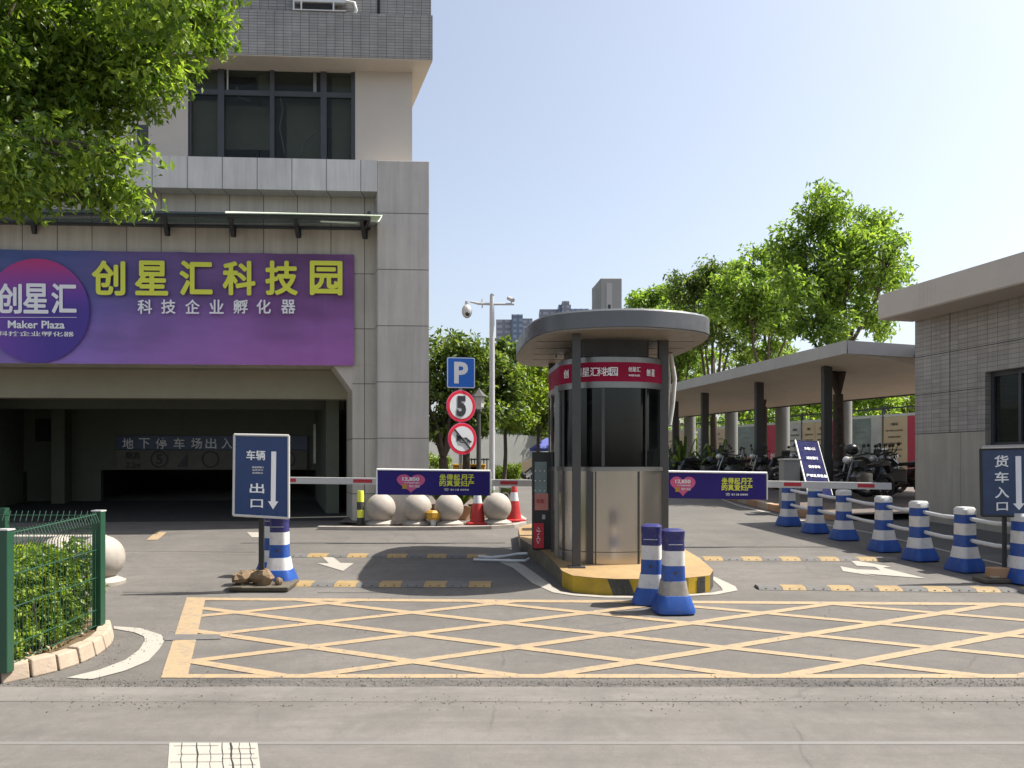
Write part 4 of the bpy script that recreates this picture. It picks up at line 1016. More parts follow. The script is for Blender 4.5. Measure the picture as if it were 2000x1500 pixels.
# ------------------------------------------------------------------ sign stands
def signboard(name, label, c, base, poleX, rows, arrow, mat, frame, tiltz=0.0):
    """c: corner pixels tl,tr,br,bl at depth list"""
    t = thing(name, label, 'sign stand', base, 'direction sign stands')
    tl, tr, br, bl = c
    ex_ = (tr - tl).normalized(); ez_ = (tl - bl).normalized(); en = ex_.cross(ez_).normalized()
    mb = MB(); d = -en * .03
    mb.hex([bl, br, br + d, bl + d, tl, tr, tr + d, tl + d], mat); b0 = mb.build('board', t)
    mb = MB(); r_ = .014
    for a, b_ in ((tl, tr), (tr, br), (br, bl), (bl, tl)):
        mb.tube([a + en * .004, b_ + en * .004], r_, frame, 8)
    mb.build('board_frame', t)
    W_ = (tr - tl).length; H_ = (tl - bl).length
    at = lambda u, v: tl + ex_ * W_ * u - ez_ * H_ * v + en * .004
    for st, u, v, w, h, bo in rows: MB().text(st, at(u, v), ex_, ez_, W_ * w, H_ * h, M_txtw, bo).build('lettering', t)
    u, v0, v1 = arrow; mb = MB(); w_ = .045
    q = [at(u - w_, v0), at(u - w_, v1 - .1), at(u - w_ * 2.1, v1 - .1), at(u, v1), at(u + w_ * 2.1, v1 - .1), at(u + w_, v1 - .1), at(u + w_, v0)]
    mb.add(q, [tuple(range(7))], M_txtw); mb.build('arrow', t)
    return t, en
Ys = 8.42
c = [P(458, 849, Ys), P(564, 851, Ys), P(564, 1012, Ys), P(456, 1006, Ys)]
lsn, en = signboard('direction_sign', 'framed navy sign reading exit with a down arrow, left of the lanes', c, (P(512, 0, 8.5).x, 8.5, g(8.5)), 512,
    [("车辆", .40, .25, .34, .12, .03), ("请减速慢行", .44, .40, .22, .025, .0), ("按序停车", .44, .435, .2, .022, .0), ("谢谢配合", .44, .47, .2, .022, 0), ("出", .43, .66, .26, .12, .03), ("口", .43, .85, .22, .1, .03)], (.73, .2, .92), M_gsign, M_dkwhite)
mb = MB(); x = P(513, 0, 8.5).x; mb.box(x - .035, x + .02, 8.47, 8.5, g(8.5) + .03, 1.05, M_blk); mb.build('pole', lsn)
mb = MB(); a, b_ = gp(449, 1157), gp(562, 1157); mb.hex([Vector((a.x, 8.36, g(8.36) + .003)), Vector((b_.x, 8.36, g(8.36) + .003)), Vector((b_.x, 8.78, g(8.78) + .003)), Vector((a.x, 8.7, g(8.7) + .003)), Vector((a.x - .02, 8.33, g(8.36) + .055)), Vector((b_.x + .01, 8.33, g(8.36) + .06)), Vector((b_.x + .01, 8.8, g(8.8) + .06)), Vector((a.x - .04, 8.72, g(8.7) + .055))], M_tray); mb.build('base_tray', lsn, bevel=.012)
def rock(label, x, y, r, sc, seed, dz=0):
    rr = random.Random(seed); mb = MB(); mb.ball((0, 0, 0), r, M_rock, 9, 6, sc)
    mb.v = [tuple(Vector(v) * (1 + .16 * math.sin(v[0] * 37 + seed) + .12 * math.cos(v[1] * 41 + seed * 2) + rr.uniform(-.12, .12))) for v in mb.v]
    o = mb.build('stone', bevel=.008, label=label, cat='stone', group='stones weighing down the sign base')
    o.location = (P(x, 0, y).x, y, g(y) + .06 + dz + r * sc[2] * .8); o.rotation_euler = (0, 0, seed)
    return o
rock('brown stone at the left end of the sign base tray', 472, 8.55, .115, (1.3, .8, .68), 1.2)
rock('larger brown stone in the middle of the sign base tray', 514, 8.5, .125, (1.2, .8, .72), 2.7)
rock('brown stone lying behind the other two on sign tray', 495, 8.67, .09, (1.2, .8, .7), 4.1, .02)
rock('small brown stone at the right end of the sign tray', 543, 8.47, .05, (.9, .8, .9), 5.9)
Ys = 8.9
c = [P(1915, 877, Ys), P(2030, 868, Ys - .15), P(2030, 1016, Ys - .15), P(1917, 1006, Ys)]
c = [P(1915, 877, Ys), P(2040, 874, Ys), P(2040, 1009, Ys), P(1917, 1007, Ys)]
rsn, en = signboard('direction_sign', 'navy sign reading vehicle entrance with a down arrow at right edge', c, (P(1961, 0, 8.95).x, 8.95, g(8.95)), 1961,
    [("货", .32, .19, .21, .17, .03), ("车", .32, .43, .21, .16, .03), ("入", .32, .66, .21, .16, .03), ("口", .32, .87, .17, .12, .03)], (.585, .12, .93), M_gsign2, M_blk)
mb = MB(); x = P(1961, 0, 8.95).x; mb.box(x - .02, x + .02, 8.93, 8.96, g(8.95), 1.02, M_blk); mb.build('pole', rsn)
mb = MB(); x = P(1945, 0, 8.95).x; mb.box(x - .22, x + .12, 8.8, 9.05, g(8.9) + .003, g(8.9) + .05, M_tray); mb.build('base_tray', rsn, bevel=.01)
mb = MB(); mb.box(x - .1, x + .14, 8.86, 9.0, g(8.9) + .05, g(8.9) + .17, M_terr, .1); mb.box(x - .11, x - .02, 8.84, 8.9, g(8.9) + .051, g(8.9) + .08, M_kerb, .2)
mb.build('brick_weight', bevel=.01, label='brick weighing down the base tray of the right entrance sign', cat='brick')

# leaning blue notice
q = [P(1553, 860, 16.4), P(1597, 862, 16.4), P(1620, 945, 15.4), P(1574, 945, 15.4)]
ln = thing('notice_board', 'dark blue leaning notice board with white lines behind the right arm', 'notice board', q[3])
mb = MB(); d = Vector((.0, .03, .0)); 
lo = [q[3] + (q[3] - q[0]) * .25, q[2] + (q[2] - q[1]) * .25]
mb.hex([lo[0], lo[1], lo[1] + d, lo[0] + d, q[0], q[1], q[1] + d, q[0] + d], M_note); mb.build('board', ln)
mb = MB(); mb.tube([lo[0], q[0]], .018, M_wpl); mb.tube([lo[1], q[1]], .01, M_dkwhite); mb.tube([q[0], q[1]], .01, M_blk); mb.build('board_frame', ln)
ex2 = (q[1] - q[0]).normalized(); ez2 = (q[0] - q[3]).normalized(); n2 = ex2.cross(ez2)
mb = MB()
for st, v, w in (("车辆入口", .2, .22), ("减速慢行", .42, .24), ("按序停车", .62, .24), ("严禁乱停乱放", .82, .42), ("——————", 1.02, .4)):
    mb.text(st, q[0].lerp(q[3], v) + ex2 * .26 + n2 * .01, ex2, ez2, w, .085 if v < 1 else .02, M_txtw, .02)
mb.build('lettering', ln)
mb = MB(); p = P(1547, 985, 15.8); 
mb.box(p.x - .17, p.x + .17, 15.8, 16.1, g(15.8) + .13, g(15.8) + .13 + .98, M_col); mb.box(p.x - .19, p.x + .19, 15.78, 16.12, g(15.8) + 1.11, g(15.8) + 1.15, M_farw)
mb.build('utility_box', bevel=.01, label='grey utility cabinet left of the leaning blue notice board', cat='cabinet')

# ------------------------------------------------------------------ traffic sign post, lamp, camera pole
Yt = 14.9; tx = P(899, 0, Yt).x
ts = thing('traffic_sign_post', 'steel post with blue parking plate above five limit and no horn roundels', 'traffic sign', (tx, Yt, g(Yt) + .05))
mb = MB(); mb.tube([(tx, Yt + .05, g(Yt) + .04), (tx, Yt + .05, P(0, 700, Yt).z)], .033, M_steeld, 12); mb.build('post', ts, smooth=60)
exs = Vector((1, .12, 0)).normalized()
def plate(cx, cy, w, h, rnd, rot):
    c_ = P(cx, cy, Yt); e = Vector((math.cos(rot), math.sin(rot), 0)); return c_, e
c_, e = plate(900.5, 728, 55, 60, 0, R(10)); w, h = .275, .30
en = e.cross(ez)
def rr_plate(mb, c_, e, w, h, r, off, mat, th=.004):
    pts = []
    for k, (sx, sy) in enumerate(((1, 1), (-1, 1), (-1, -1), (1, -1))):
        for j in range(5):
            a = math.pi / 2 * (k + j / 4); pts.append(c_ + e * (sx * (w - r) + r * math.cos(a)) + ez * (sy * (h - r) + r * math.sin(a)) + e.cross(ez) * off)
    mb.prism(pts, (0, 0, 0), e.cross(ez) * -th, mat)
mb = MB(); rr_plate(mb, c_, e, w, h, .03, 0, M_sblue, .01); pl = mb.build('parking_plate', ts)
mb = MB(); 
rr_plate(mb, c_, e, w - .006, h - .006, .028, .003, M_swhite, .002); rr_plate(mb, c_, e, w - .022, h - .022, .02, .005, M_sblue, .001); mb.build('border', pl)
mb = MB(); mb.text("P", c_ + e.cross(ez) * .008, e, ez, .27, .42, M_swhite, .035); mb.build('lettering', pl)
def roundel(name, cx, cy, rot, r=.31):
    c_ = P(cx, cy, Yt - .01); e = Vector((math.cos(rot), math.sin(rot), 0)); en = e.cross(ez)
    def disc(mb, rr, off, mat, n=40):
        mb.prism([c_ + e * rr * math.cos(2 * math.pi * k / n) + ez * rr * math.sin(2 * math.pi * k / n) + en * off for k in range(n)], (0, 0, 0), en * -.003, mat)
    mb = MB(); disc(mb, r, 0, M_heart); disc(mb, r * .96, .004, M_sred); disc(mb, r * .78, .008, M_swhite)
    return mb.build(name, ts), c_, e, en
o5, c_, e, en = roundel('speed_limit_plate', 900.5, 793.5, R(28))
mb = MB(); mb.text("5", c_ + en * .014, e, ez, .2, .4, M_txtk, .055); mb.build('lettering', o5)
oh, c_, e, en = roundel('no_horn_plate', 903, 857, R(30))
mb = MB(); k_ = lambda x, z: c_ + e * x + ez * z + en * .014
mb.add([k_(-.13, .10), k_(-.13, -.06), k_(-.1, -.045), k_(.02, .0), k_(.0, .03), k_(-.1, .06)], [(0, 1, 2, 3, 4, 5)], M_txtk)
mb.tube([k_(-.02, .0), k_(.08, .02), k_(.15, -.03), k_(.1, -.07), k_(-.03, -.06), k_(-.07, -.03), k_(-.02, -.01)], .014, M_txtk)
mb.tube([k_(.08, .0), k_(.19, -.06)], .016, M_txtk); mb.tube([k_(-.17, .18), k_(.17, -.19)], .016, M_txtk); mb.build('horn_symbol', oh)

cpx = P(961, 0, 15.6).x
cm = thing('camera_pole', 'tall white pole with dome camera on left arm and small camera right', 'camera pole', (cpx, 15.6, g(15.6)))
mb = MB(); zt = P(0, 576, 15.6).z
mb.tube([(cpx, 15.6, g(15.6)), (cpx, 15.6, P(0, 630, 15.6).z), (cpx - .005, 15.6, zt)], [.06, .052, .04], M_cam, 16); mb.build('pole', cm, smooth=60)
zl = P(0, 594, 15.6).z
mb = MB(); mb.tube([(cpx, 15.6, zl), (cpx - .27, 15.6, zl + .01), (cpx - .45, 15.6, zl + .05)], [.026, .026, .018], M_cam, 10); mb.tube([(cpx, 15.6, zl), (cpx + .45, 15.6, zl)], .024, M_cam, 10)
mb.tube([(cpx - .2, 15.6, zl - .08), (cpx - .2, 15.6, zl + .1)], .012, M_txtg); mb.build('cross_arm', cm, smooth=60)
mb = MB(); dc = P(912, 608, 15.6); mb.ball((dc.x, dc.y, dc.z), .105, M_cam, 20, 14, (1, 1, 1.35)); mb.tube([(dc.x, dc.y, dc.z + .1), (dc.x, dc.y, dc.z + .2)], .04, M_cam, 12); dm = mb.build('dome_camera', cm, smooth=60)
mb = MB(); mb.ball((dc.x + .01, dc.y - .06, dc.z - .06), .05, M_blk, 12, 8); mb.build('lens', dm, smooth=60)
mb = MB(); q = P(999, 590, 15.6); mb.tube([q + Vector((0, 0, -.05)), q + Vector((0, 0, .04))], .015, M_cam); mb.tube([q + Vector((-.06, .1, .1)), q + Vector((.03, -.08, .02))], .042, M_txtg, 12); mb.build('bullet_camera', cm, smooth=60)
mb = MB(); q = P(961, 577, 15.6); mb.ball(q, .04, M_blk, 10, 8); mb.build('pole_cap', cm, smooth=60)

lx = P(935, 0, 19.5).x
lp = thing('street_lamp', 'dark garden street lamp with lantern head behind the round signs', 'street lamp', (lx, 19.5, g(19.5)))
mb = MB(); mb.tube([(lx, 19.5, g(19.5)), (lx, 19.5, P(0, 802, 19.5).z)], [.07, .05], M_post, 12); mb.lathe([(.1, 0), (.09, .3), (.06, .4)], (lx, 19.5, g(19.5)), M_post, 12); mb.build('post', lp, smooth=50)
mb = MB(); z0 = P(0, 800, 19.5).z; z1 = P(0, 775, 19.5).z; mb.lathe([(.07, 0), (.13, .06), (.15, z1 - z0)], (lx, 19.5, z0), M_lamp, 6); lt = mb.build('lantern_glass', lp)
mb = MB(); mb.lathe([(.24, 0), (.15, .07), (.06, .16), (.02, .22)], (lx, 19.5, z1), M_post, 6); mb.lathe([(.09, 0), (.08, .05)], (lx, 19.5, z0 - .05), M_post, 6); mb.build('lantern_cap', lp)

# ------------------------------------------------------------------ foliage
def leafcloud(name, mat, clusters, per, size, parent, seed, crad=.3, flat=.35, aspect=.42, tags=None):
    rg = np.random.default_rng(seed); C_ = np.array(clusters)
    n = len(C_) * per
    cen = np.repeat(C_[:, :3], per, 0); cr = np.repeat(C_[:, 3], per)[:, None]
    d = rg.normal(size=(n, 3)); d /= np.linalg.norm(d, axis=1)[:, None]
    cen = cen + d * (rg.random((n, 1)) ** .45) * cr * np.array([1, 1, .8])
    ax = rg.normal(size=(n, 3)); ax[:, 2] -= .35; ax += d * .6; ax /= np.linalg.norm(ax, axis=1)[:, None]
    up = rg.normal(size=(n, 3)) * .75 + np.array([0, 0, 1.0]) ; sd = np.cross(ax, up); sd /= np.linalg.norm(sd, axis=1)[:, None] + 1e-9
    nr = np.cross(sd, ax)
    L_ = size * rg.uniform(.6, 1.25, (n, 1)); w = L_ * aspect
    v = np.stack([cen - ax * L_ * .5, cen - ax * L_ * .08 + sd * w * .5 + nr * w * .18, cen + ax * L_ * .5 - nr * L_ * .12, cen - ax * L_ * .08 - sd * w * .5 + nr * w * .18], 1).reshape(-1, 3)
    off = np.array(parent.location) if parent else np.zeros(3)
    v = v - off
    me = bpy.data.meshes.new(name); me.vertices.add(4 * n); me.vertices.foreach_set('co', v.ravel())
    b = np.arange(n) * 4; lo = np.stack([b, b + 1, b + 2, b, b + 2, b + 3], 1).ravel()
    me.loops.add(6 * n); me.loops.foreach_set('vertex_index', lo.astype(np.int32))
    me.polygons.add(2 * n); me.polygons.foreach_set('loop_start', (np.arange(2 * n) * 3).astype(np.int32))
    me.materials.append(mat); me.update(); me.validate()
    o = bpy.data.objects.new(name, me); COL.objects.link(o); o.parent = parent
    if tags:
        for k, v_ in tags.items(): o[k] = v_
    return o
def tree(name, label, base, forks, blobs, ncl, per, lsize, mat, bark, seed, r0=.12, cr=.3, group=None, fork_h=None, parts=True):
    """blobs: (x,y,z,r)"""
    rr = random.Random(seed); t = thing(name, label, 'tree', base, group)
    cl = []; vol = [b[3] ** 2 for b in blobs]; tv = sum(vol)
    for b, v in zip(blobs, vol):
        for _ in range(max(3, int(ncl * v / tv))):
            d = Vector((rr.gauss(0, 1), rr.gauss(0, 1), rr.gauss(0, 1))).normalized() * b[3] * (rr.random() ** .4)
            cl.append((b[0] + d.x, b[1] + d.y, b[2] + d.z * .85, cr * rr.uniform(.6, 1.25)))
    base = Vector(base); fz = fork_h if fork_h else .35 * (blobs[0][2] - base.z)
    fk = base + Vector((rr.uniform(-.05, .05), rr.uniform(-.05, .05), fz))
    mb = MB(); mb.tube([base + Vector((0, 0, -.05)), base.lerp(fk, .12), base.lerp(fk, .55) + Vector((rr.uniform(-.04, .04), 0, 0)), fk], [r0 * 1.35, r0 * 1.05, r0 * .9, r0 * .8], bark, 10)
    for k in range(forks):
        b = blobs[k % len(blobs)]; e = Vector(b[:3]) + Vector((rr.uniform(-.3, .3), rr.uniform(-.3, .3), 0)) * b[3]
        m1 = fk.lerp(e, .35) + Vector((rr.uniform(-.1, .1), rr.uniform(-.1, .1), .06)); m2 = fk.lerp(e, .7) + Vector((rr.uniform(-.12, .12), rr.uniform(-.12, .12), .04))
        mb.tube([fk, m1, m2, e], [r0 * .5, r0 * .34, r0 * .22, r0 * .1], bark, 7)
        near = [c_ for c_ in cl if (Vector(c_[:3]) - e).length < b[3] * 1.1]; rr.shuffle(near)
        for c_ in near[:9]:
            s_ = m2.lerp(e, rr.random()); mb.tube([s_, s_.lerp(Vector(c_[:3]), .5) + Vector((0, 0, .05)), Vector(c_[:3])], [r0 * .16, r0 * .1, r0 * .05], bark, 5)
    mb.build('trunk', t, smooth=60)
    leafcloud('crown', mat, cl, per, lsize, t, seed)
    return t
def pb(l, Y, dy=0.0, j=0): # pixel blobs to world
    rr = random.Random(j); out = []
    for x, y, r in l:
        Yk = Y + rr.uniform(-dy, dy); q = P(x, y, Yk); out.append((q.x, q.y, q.z, r * Yk / F))
    return out
# near tree, top left
tree('camphor_tree', 'big leafy tree reaching in from upper left over the street', (-7.6, 7.6, g(7.6)), 12,
     pb([(60, 110, 150), (190, 60, 140), (310, 60, 110), (405, 45, 62), (110, 240, 130), (235, 190, 105), (60, 320, 100), (10, 370, 60), (110, 390, 55), (165, 345, 75), (208, 405, 38), (245, 300, 45), (320, 150, 50), (250, 385, 25), (-150, 150, 230), (60, -120, 200), (290, -90, 170), (-90, 330, 130), (-250, -60, 250), (430, -60, 70)], 7.3, .7, 5),
     520, 84, .098, M_leafn, M_bark, 11, .15, .25, fork_h=4.9)
# trees over the shed
gsh = 'trees growing through and beyond the bike shed'
def shtree(label, px, Y, bl, n, per, ls, seed, r0, fh=3.4, mat=M_leafr, bark=M_bark, cr=.42):
    b0 = (P(px, 0, Y).x, Y, g(Y) + .13); return tree('street_tree', label, b0, 7, pb(bl, Y, .9, seed), n, per, ls, mat, bark, seed, r0, cr, gsh, fh)
shtree('tallest bright green tree, rising through roof at the near end of shed', 1640, 19.4, [(1575, 620, 42), (1600, 440, 62), (1560, 490, 58), (1650, 510, 75), (1725, 505, 55), (1697, 428, 42), (1600, 570, 70), (1680, 590, 62), (1742, 545, 38), (1550, 560, 45), (1625, 640, 48), (1610, 395, 30), (1700, 640, 30)], 170, 92, 0.164, 21, .15, 2.5)
shtree('second green tree from the near end, trunk beside a shed column', 1492, 25.5, [(1480, 515, 45), (1450, 560, 55), (1510, 590, 55), (1530, 540, 45), (1470, 630, 50), (1545, 630, 40), (1500, 680, 35), (1420, 600, 40)], 120, 92, 0.187, 22, .16, 2.6)
shtree('dark green tree third from the near end above shed roof', 1396, 31, [(1390, 535, 45), (1400, 590, 55), (1350, 565, 45), (1430, 640, 50), (1370, 640, 50), (1420, 560, 40)], 110, 92, 0.211, 23, .17, 2.6, M_leafd, cr=.5)
shtree('green tree behind the right edge of the kiosk canopy', 1322, 37, [(1310, 585, 42), (1280, 600, 40), (1335, 630, 50), (1300, 660, 42), (1350, 690, 45), (1255, 590, 28), (1285, 640, 42), (1320, 720, 40)], 150, 80, .24, 24, .17, 2.8, M_leafr, cr=.55)
for k, (px, Y, l) in enumerate(((1345, 46, 'slim pale tree seen between canopy and shed roof'), (1450, 44, 'slim pale stemmed tree behind shed, left of the second crown'), (1560, 42, 'slim tree behind shed, between the two nearest crowns'), (1700, 44, 'pale tree seen beneath shed roof beside right building'))):
    shtree(l, px, Y, [(px - 20, 700, 40), (px + 25, 720, 45), (px, 760, 50), (px - 35, 780, 40), (px + 40, 790, 45), (px + 5, 800, 45)] if k < 3 else [(px - 40, 800, 45), (px, 790, 50), (px + 45, 795, 45), (px + 80, 790, 40)], 90, 50, .30, 31 + k, .10, 2.6, M_leafy, M_barkl, .6)
# centre trees
def ctree(label, px, Y, bl, n, per, ls, seed, r0, fh, mat, cr=.4, bark=M_bark):
    return tree('street_tree', label, (P(px, 0, Y).x, Y, g(Y)), 8, pb(bl, Y, .8, seed), n, per, ls, mat, bark, seed, r0, cr, 'trees between office building and kiosk', fh)
ctree('dark bushy tree behind parking sign, against the office pillar', 868, 21, [(862, 705, 40), (905, 690, 40), (850, 760, 42), (900, 750, 48), (940, 715, 42), (880, 815, 45), (930, 790, 48), (845, 830, 36), (940, 835, 28), (880, 668, 25)], 150, 62, .19, 41, .15, 1.0, M_leafd)
ctree('second dark tree of the clump, right behind the camera pole', 912, 23.5, [(960, 700, 38), (985, 740, 42), (950, 760, 45), (975, 800, 38), (1000, 690, 32)], 90, 62, .2, 42, .13, 1.5, M_leafd)
ctree('light green tree on slim trunk, left of the blue tent', 985, 33, [(1000, 740, 42), (1035, 770, 42), (1010, 805, 38), (1040, 725, 34), (985, 830, 28)], 90, 60, .25, 43, .09, 2.3, M_leafy, .5)
ctree('light green tree on slim trunk directly above the blue tent', 1050, 37, [(1060, 760, 40), (1055, 810, 38), (1075, 720, 36), (1030, 800, 30), (1090, 790, 40)], 90, 60, .27, 44, .09, 2.3, M_leafy, .5)
ctree('small far light green tree, rightmost before the kiosk', 1025, 46, [(1020, 800, 34), (1045, 830, 28), (1000, 820, 28), (1062, 840, 22)], 60, 55, .3, 45, .09, 2.0, M_leafy, .55)

# hedge + fence + kerb at left
rr = random.Random(5)
cl = []
for _ in range(640):
    Y = rr.uniform(5.5, 6.75); xl = -.64 * Y - .75; xr = -3.66 + rr.random() * .05
    X = rr.uniform(xl, xr); z = g(Y) + .10 + rr.random() * .66
    cl.append((X, Y, z, .1))
hb = thing('hedge', 'bushy bright green hedge growing inside the green mesh fence', 'hedge', (-3.9, 6, g(6)))
leafcloud('foliage', M_leafh, cl, 100, .06, hb, 51, aspect=.5)
mb = MB()
for _ in range(40):
    Y = rr.uniform(5.8, 6.5); X = rr.uniform(-.64 * Y - .5, -.56 * Y - .3); mb.tube([(X, Y, g(Y) + .08), (X + rr.uniform(-.05, .05), Y + rr.uniform(-.05, .05), g(Y) + .4), (X + rr.uniform(-.1, .1), Y + rr.uniform(-.1, .1), g(Y) + .72)], [.008, .006, .003], M_bark, 5)
mb.build('stems', hb)
ko = [gp(-60, 1352), gp(0, 1338), gp(60, 1325), gp(110, 1313), gp(150, 1300), gp(183, 1286), (gp(205, 1272)), gp(220, 1257), gp(224, 1243), gp(221, 1232)]
mb = MB(); soil = []
def resample(pts, step):
    out = [pts[0]]; acc = 0
    for a, b_ in zip(pts, pts[1:]):
        L_ = (b_ - a).length; s = step - acc
        while s < L_: out.append(a.lerp(b_, s / L_)); s += step
        acc = (acc + L_) % step if L_ + acc >= step else acc + L_
    return out
kk = resample(ko, .19); kk = [Vector((p.x, p.y, 0)) for p in kk]
for i in range(len(kk) - 1):
    a, b_ = kk[i], kk[i + 1]; da = (kk[min(i + 1, len(kk) - 1)] - kk[max(i - 1, 0)]).normalized(); db = (kk[min(i + 2, len(kk) - 1)] - a).normalized()
    na, nb = Vector((-da.y, da.x, 0)) * .13, Vector((-db.y, db.x, 0)) * .13
    a2, b2 = a.lerp(b_, .03), a.lerp(b_, .955)
    hh = .12 + random.uniform(-.006, .006)
    B = [a2, b2, b2 + nb, a2 + na]
    T = [a2 + na * .22, b2 + nb * .22, b2 + nb, a2 + na]
    mb.hex([Vector((v.x, v.y, g(v.y))) for v in B] + [Vector((v.x, v.y, g(v.y) + hh)) for v in T], M_kerb)
    soil.append(a + na)
mb.build('kerb', kind='structure', bevel=.012)
mb = MB(); poly = [(v.x, v.y) for v in soil] + [(-3.68, 6.84), (-3.8, 7.0), (-9, 7.0), (-9, 5.0)]
mb.add([(x, y, g(y) + .085) for x, y in poly], [tuple(range(len(poly)))], M_soil); mb.build('soil', kind='structure')
# pebbles and litter leaves on soil
cl = [(rr.uniform(-4.3, -3.5), rr.uniform(5.5, 6.5), 0, .02) for _ in range(130)]; cl = [(x, y, g(y) + .1, .03) for x, y, _, _ in cl]
leafcloud('leaf_litter', leafmat("dry leaves", (0.16, 0.10, 0.05), (0.28, 0.20, 0.10), (0.35, 0.30, 0.16), .1), cl, 5, .05, None, 61, tags={'kind': 'stuff'})
ZT = 1.19
fe = thing('mesh_fence', 'green welded mesh fence with bent top between two square posts', 'fence', (-3.55, 6.45, g(6.45)))
def fpost(px0, px1, Y, zt):
    a, b_ = P(px0, 0, Y).x, P(px1, 0, Y).x; mb = MB(); mb.box(a, b_, Y, Y + (b_ - a), g(Y) + .08, zt, M_green); o = mb.build('post', fe, bevel=.006)
    mb = MB(); mb.box(a - .004, b_ + .004, Y - .004, Y + (b_ - a) + .004, zt + .001, zt + .012, M_dkwhite); mb.build('post_cap', o)
fpost(179, 197, 6.5, ZT); fpost(-8, 14, 5.35, P(0, 1037, 5.35).z)
pa = Vector((P(193, 0, 6.5).x - .02, 6.52, 0)); pbv = Vector((P(5, 0, 5.35).x, 5.42, 0))
def meshpanel(p0, p1, zl0, zl1, zt0, zt1, nv, rails):
    mb = MB(); d = (p1 - p0); nrm = Vector((-d.y, d.x, 0)).normalized()
    for k in range(nv + 1):
        t_ = k / nv; p = p0 + d * t_; z0 = zl0 + (zl1 - zl0) * t_; z1 = zt0 + (zt1 - zt0) * t_
        bend = nrm * .035
        mb.tube([p + Vector((0, 0, z0)), p + Vector((0, 0, z0 + (z1 - z0) * .86)), p + bend + Vector((0, 0, z0 + (z1 - z0) * .93)), p + Vector((0, 0, z1 + .02))], .0028, M_green, 4)
    for f in rails:
        a = p0 + Vector((0, 0, zl0 + (zt0 - zl0) * f)); b_ = p1 + Vector((0, 0, zl1 + (zt1 - zl1) * f))
        mb.tube([a, b_], .005 if f < 1 else .007, M_green, 6)
    mb.build('mesh_panel', fe)
meshpanel(pa, pbv, g(6.5) + .12, g(5.4) + .12, ZT - .02, P(0, 1044, 5.35).z, 30, (0, .14, .43, .68, 1.0))
pc = Vector((-6.6, 6.75, 0)); pd = Vector((P(186, 0, 6.55).x, 6.62, 0))
meshpanel(pd, pc, g(6.6) + .12, g(6.6) + .12, ZT - .02, ZT - .02, 58, (0, .3, .6, .86, .98))
mb = MB(); q = P(3, 1000, 6.7); mb.box(q.x - .03, q.x + .03, 6.7, 6.76, g(6.7) + .08, ZT + .02, M_green); mb.build('post', fe)
mb = MB(); a, b_ = P(-60, 0, 9.9), P(186, 0, 9.9)
mb.box(-7, b_.x + .05, 9.9, 10.1, g(9.9), P(0, 1047, 9.9).z, M_stone); mb.build('granite_wall', bevel=.01, label='low pale granite wall seen through the green mesh fence', cat='wall')

# ------------------------------------------------------------------ RIGHT BUILDING
GY = 15.0
C0 = Vector((.5247 * GY, GY, 0)); RD = Vector((.2467, -1, 0)).normalized(); RN = Vector((-RD.y, RD.x, 0)); RN = Vector((1, .2467, 0)).normalized()  # inward
def ur(v):
    d = Vector((v[0], v[1], 0)) - C0; return (d.dot(RD), v[2])
def Rp(px, off=0.0, z=0.0):
    o = C0 + RN * off; k = (px - 1000) / F   # o + s*RD with x = k*y
    s = (k * o.y - o.x) / (RD.x - k * RD.y); p = o + RD * s; return Vector((p.x, p.y, z))
def rbox(mb, s0, s1, o0, o1, z0, z1, mat):
    B = [C0 + RD * s0 + RN * o0, C0 + RD * s1 + RN * o0, C0 + RD * s1 + RN * o1, C0 + RD * s0 + RN * o1]
    mb.hex([Vector((v.x, v.y, z0)) for v in B] + [Vector((v.x, v.y, z1)) for v in B], mat)
s_of = lambda px: (Rp(px) - C0).dot(RD)
ZR = lambda py: 1.6 + (905 - py) / F * GY
gb = thing('gatehouse', 'low grey tiled gatehouse with flat overhanging roof at right edge', 'building', (C0.x, C0.y, g(GY)))
sw = s_of(1924)
mb = MB(ur)
zeave = ZR(627); zmid = ZR(848); zsill, zhead = ZR(848) - .0, 0
yw = Rp(1924).y; zsill = 1.6 + (905 - 870) / F * yw; zhead = 1.6 + (905 - 727) / F * yw
rbox(mb, 0, sw, 0, .3, zmid, zeave, M_tileb); rbox(mb, sw, 14, 0, .3, zhead, zeave, M_tileb); rbox(mb, -.0, .3, .3, 9, .5, zeave, M_tileb)
mb.build('tiled_wall', gb)
mb = MB(ur); rbox(mb, 0, sw, .002, .3, .1, zmid - .001, M_basew); rbox(mb, sw, 14, .002, .3, .1, zsill, M_basew); mb.build('base_wall', gb)
mb = MB()
for z in (ZR(700), ZR(773.5), ZR(848) - .006):
    rbox(mb, 0, sw if z < zhead else 14, -.003, 0, z, z + .012, M_blk)
for px in (1855,): s = s_of(px); rbox(mb, s, s + .012, -.0032, 0, zmid, zeave, M_blk)
mb.build('panel_joint', gb)
zf1 = 1.6 + (627 - 579) / 1500 * 17.6 + zeave - 1.6
mb = MB(); rbox(mb, -.05, 14, -.80, 9, zeave + .001, zeave + .47, M_soff); mb.build('roof', gb, bevel=.01)
mb = MB(); rbox(mb, -.04, 14, -.78, -.02, zeave - .012, zeave, M_soff); mb.build('soffit', gb)
mb = MB()
for k in range(5): s = 1.0 + k * .09; rbox(mb, s, s + .03, -.8015, -.80, zeave + .04, zeave + .43, M_stain)
mb.build('fascia_stain', gb)
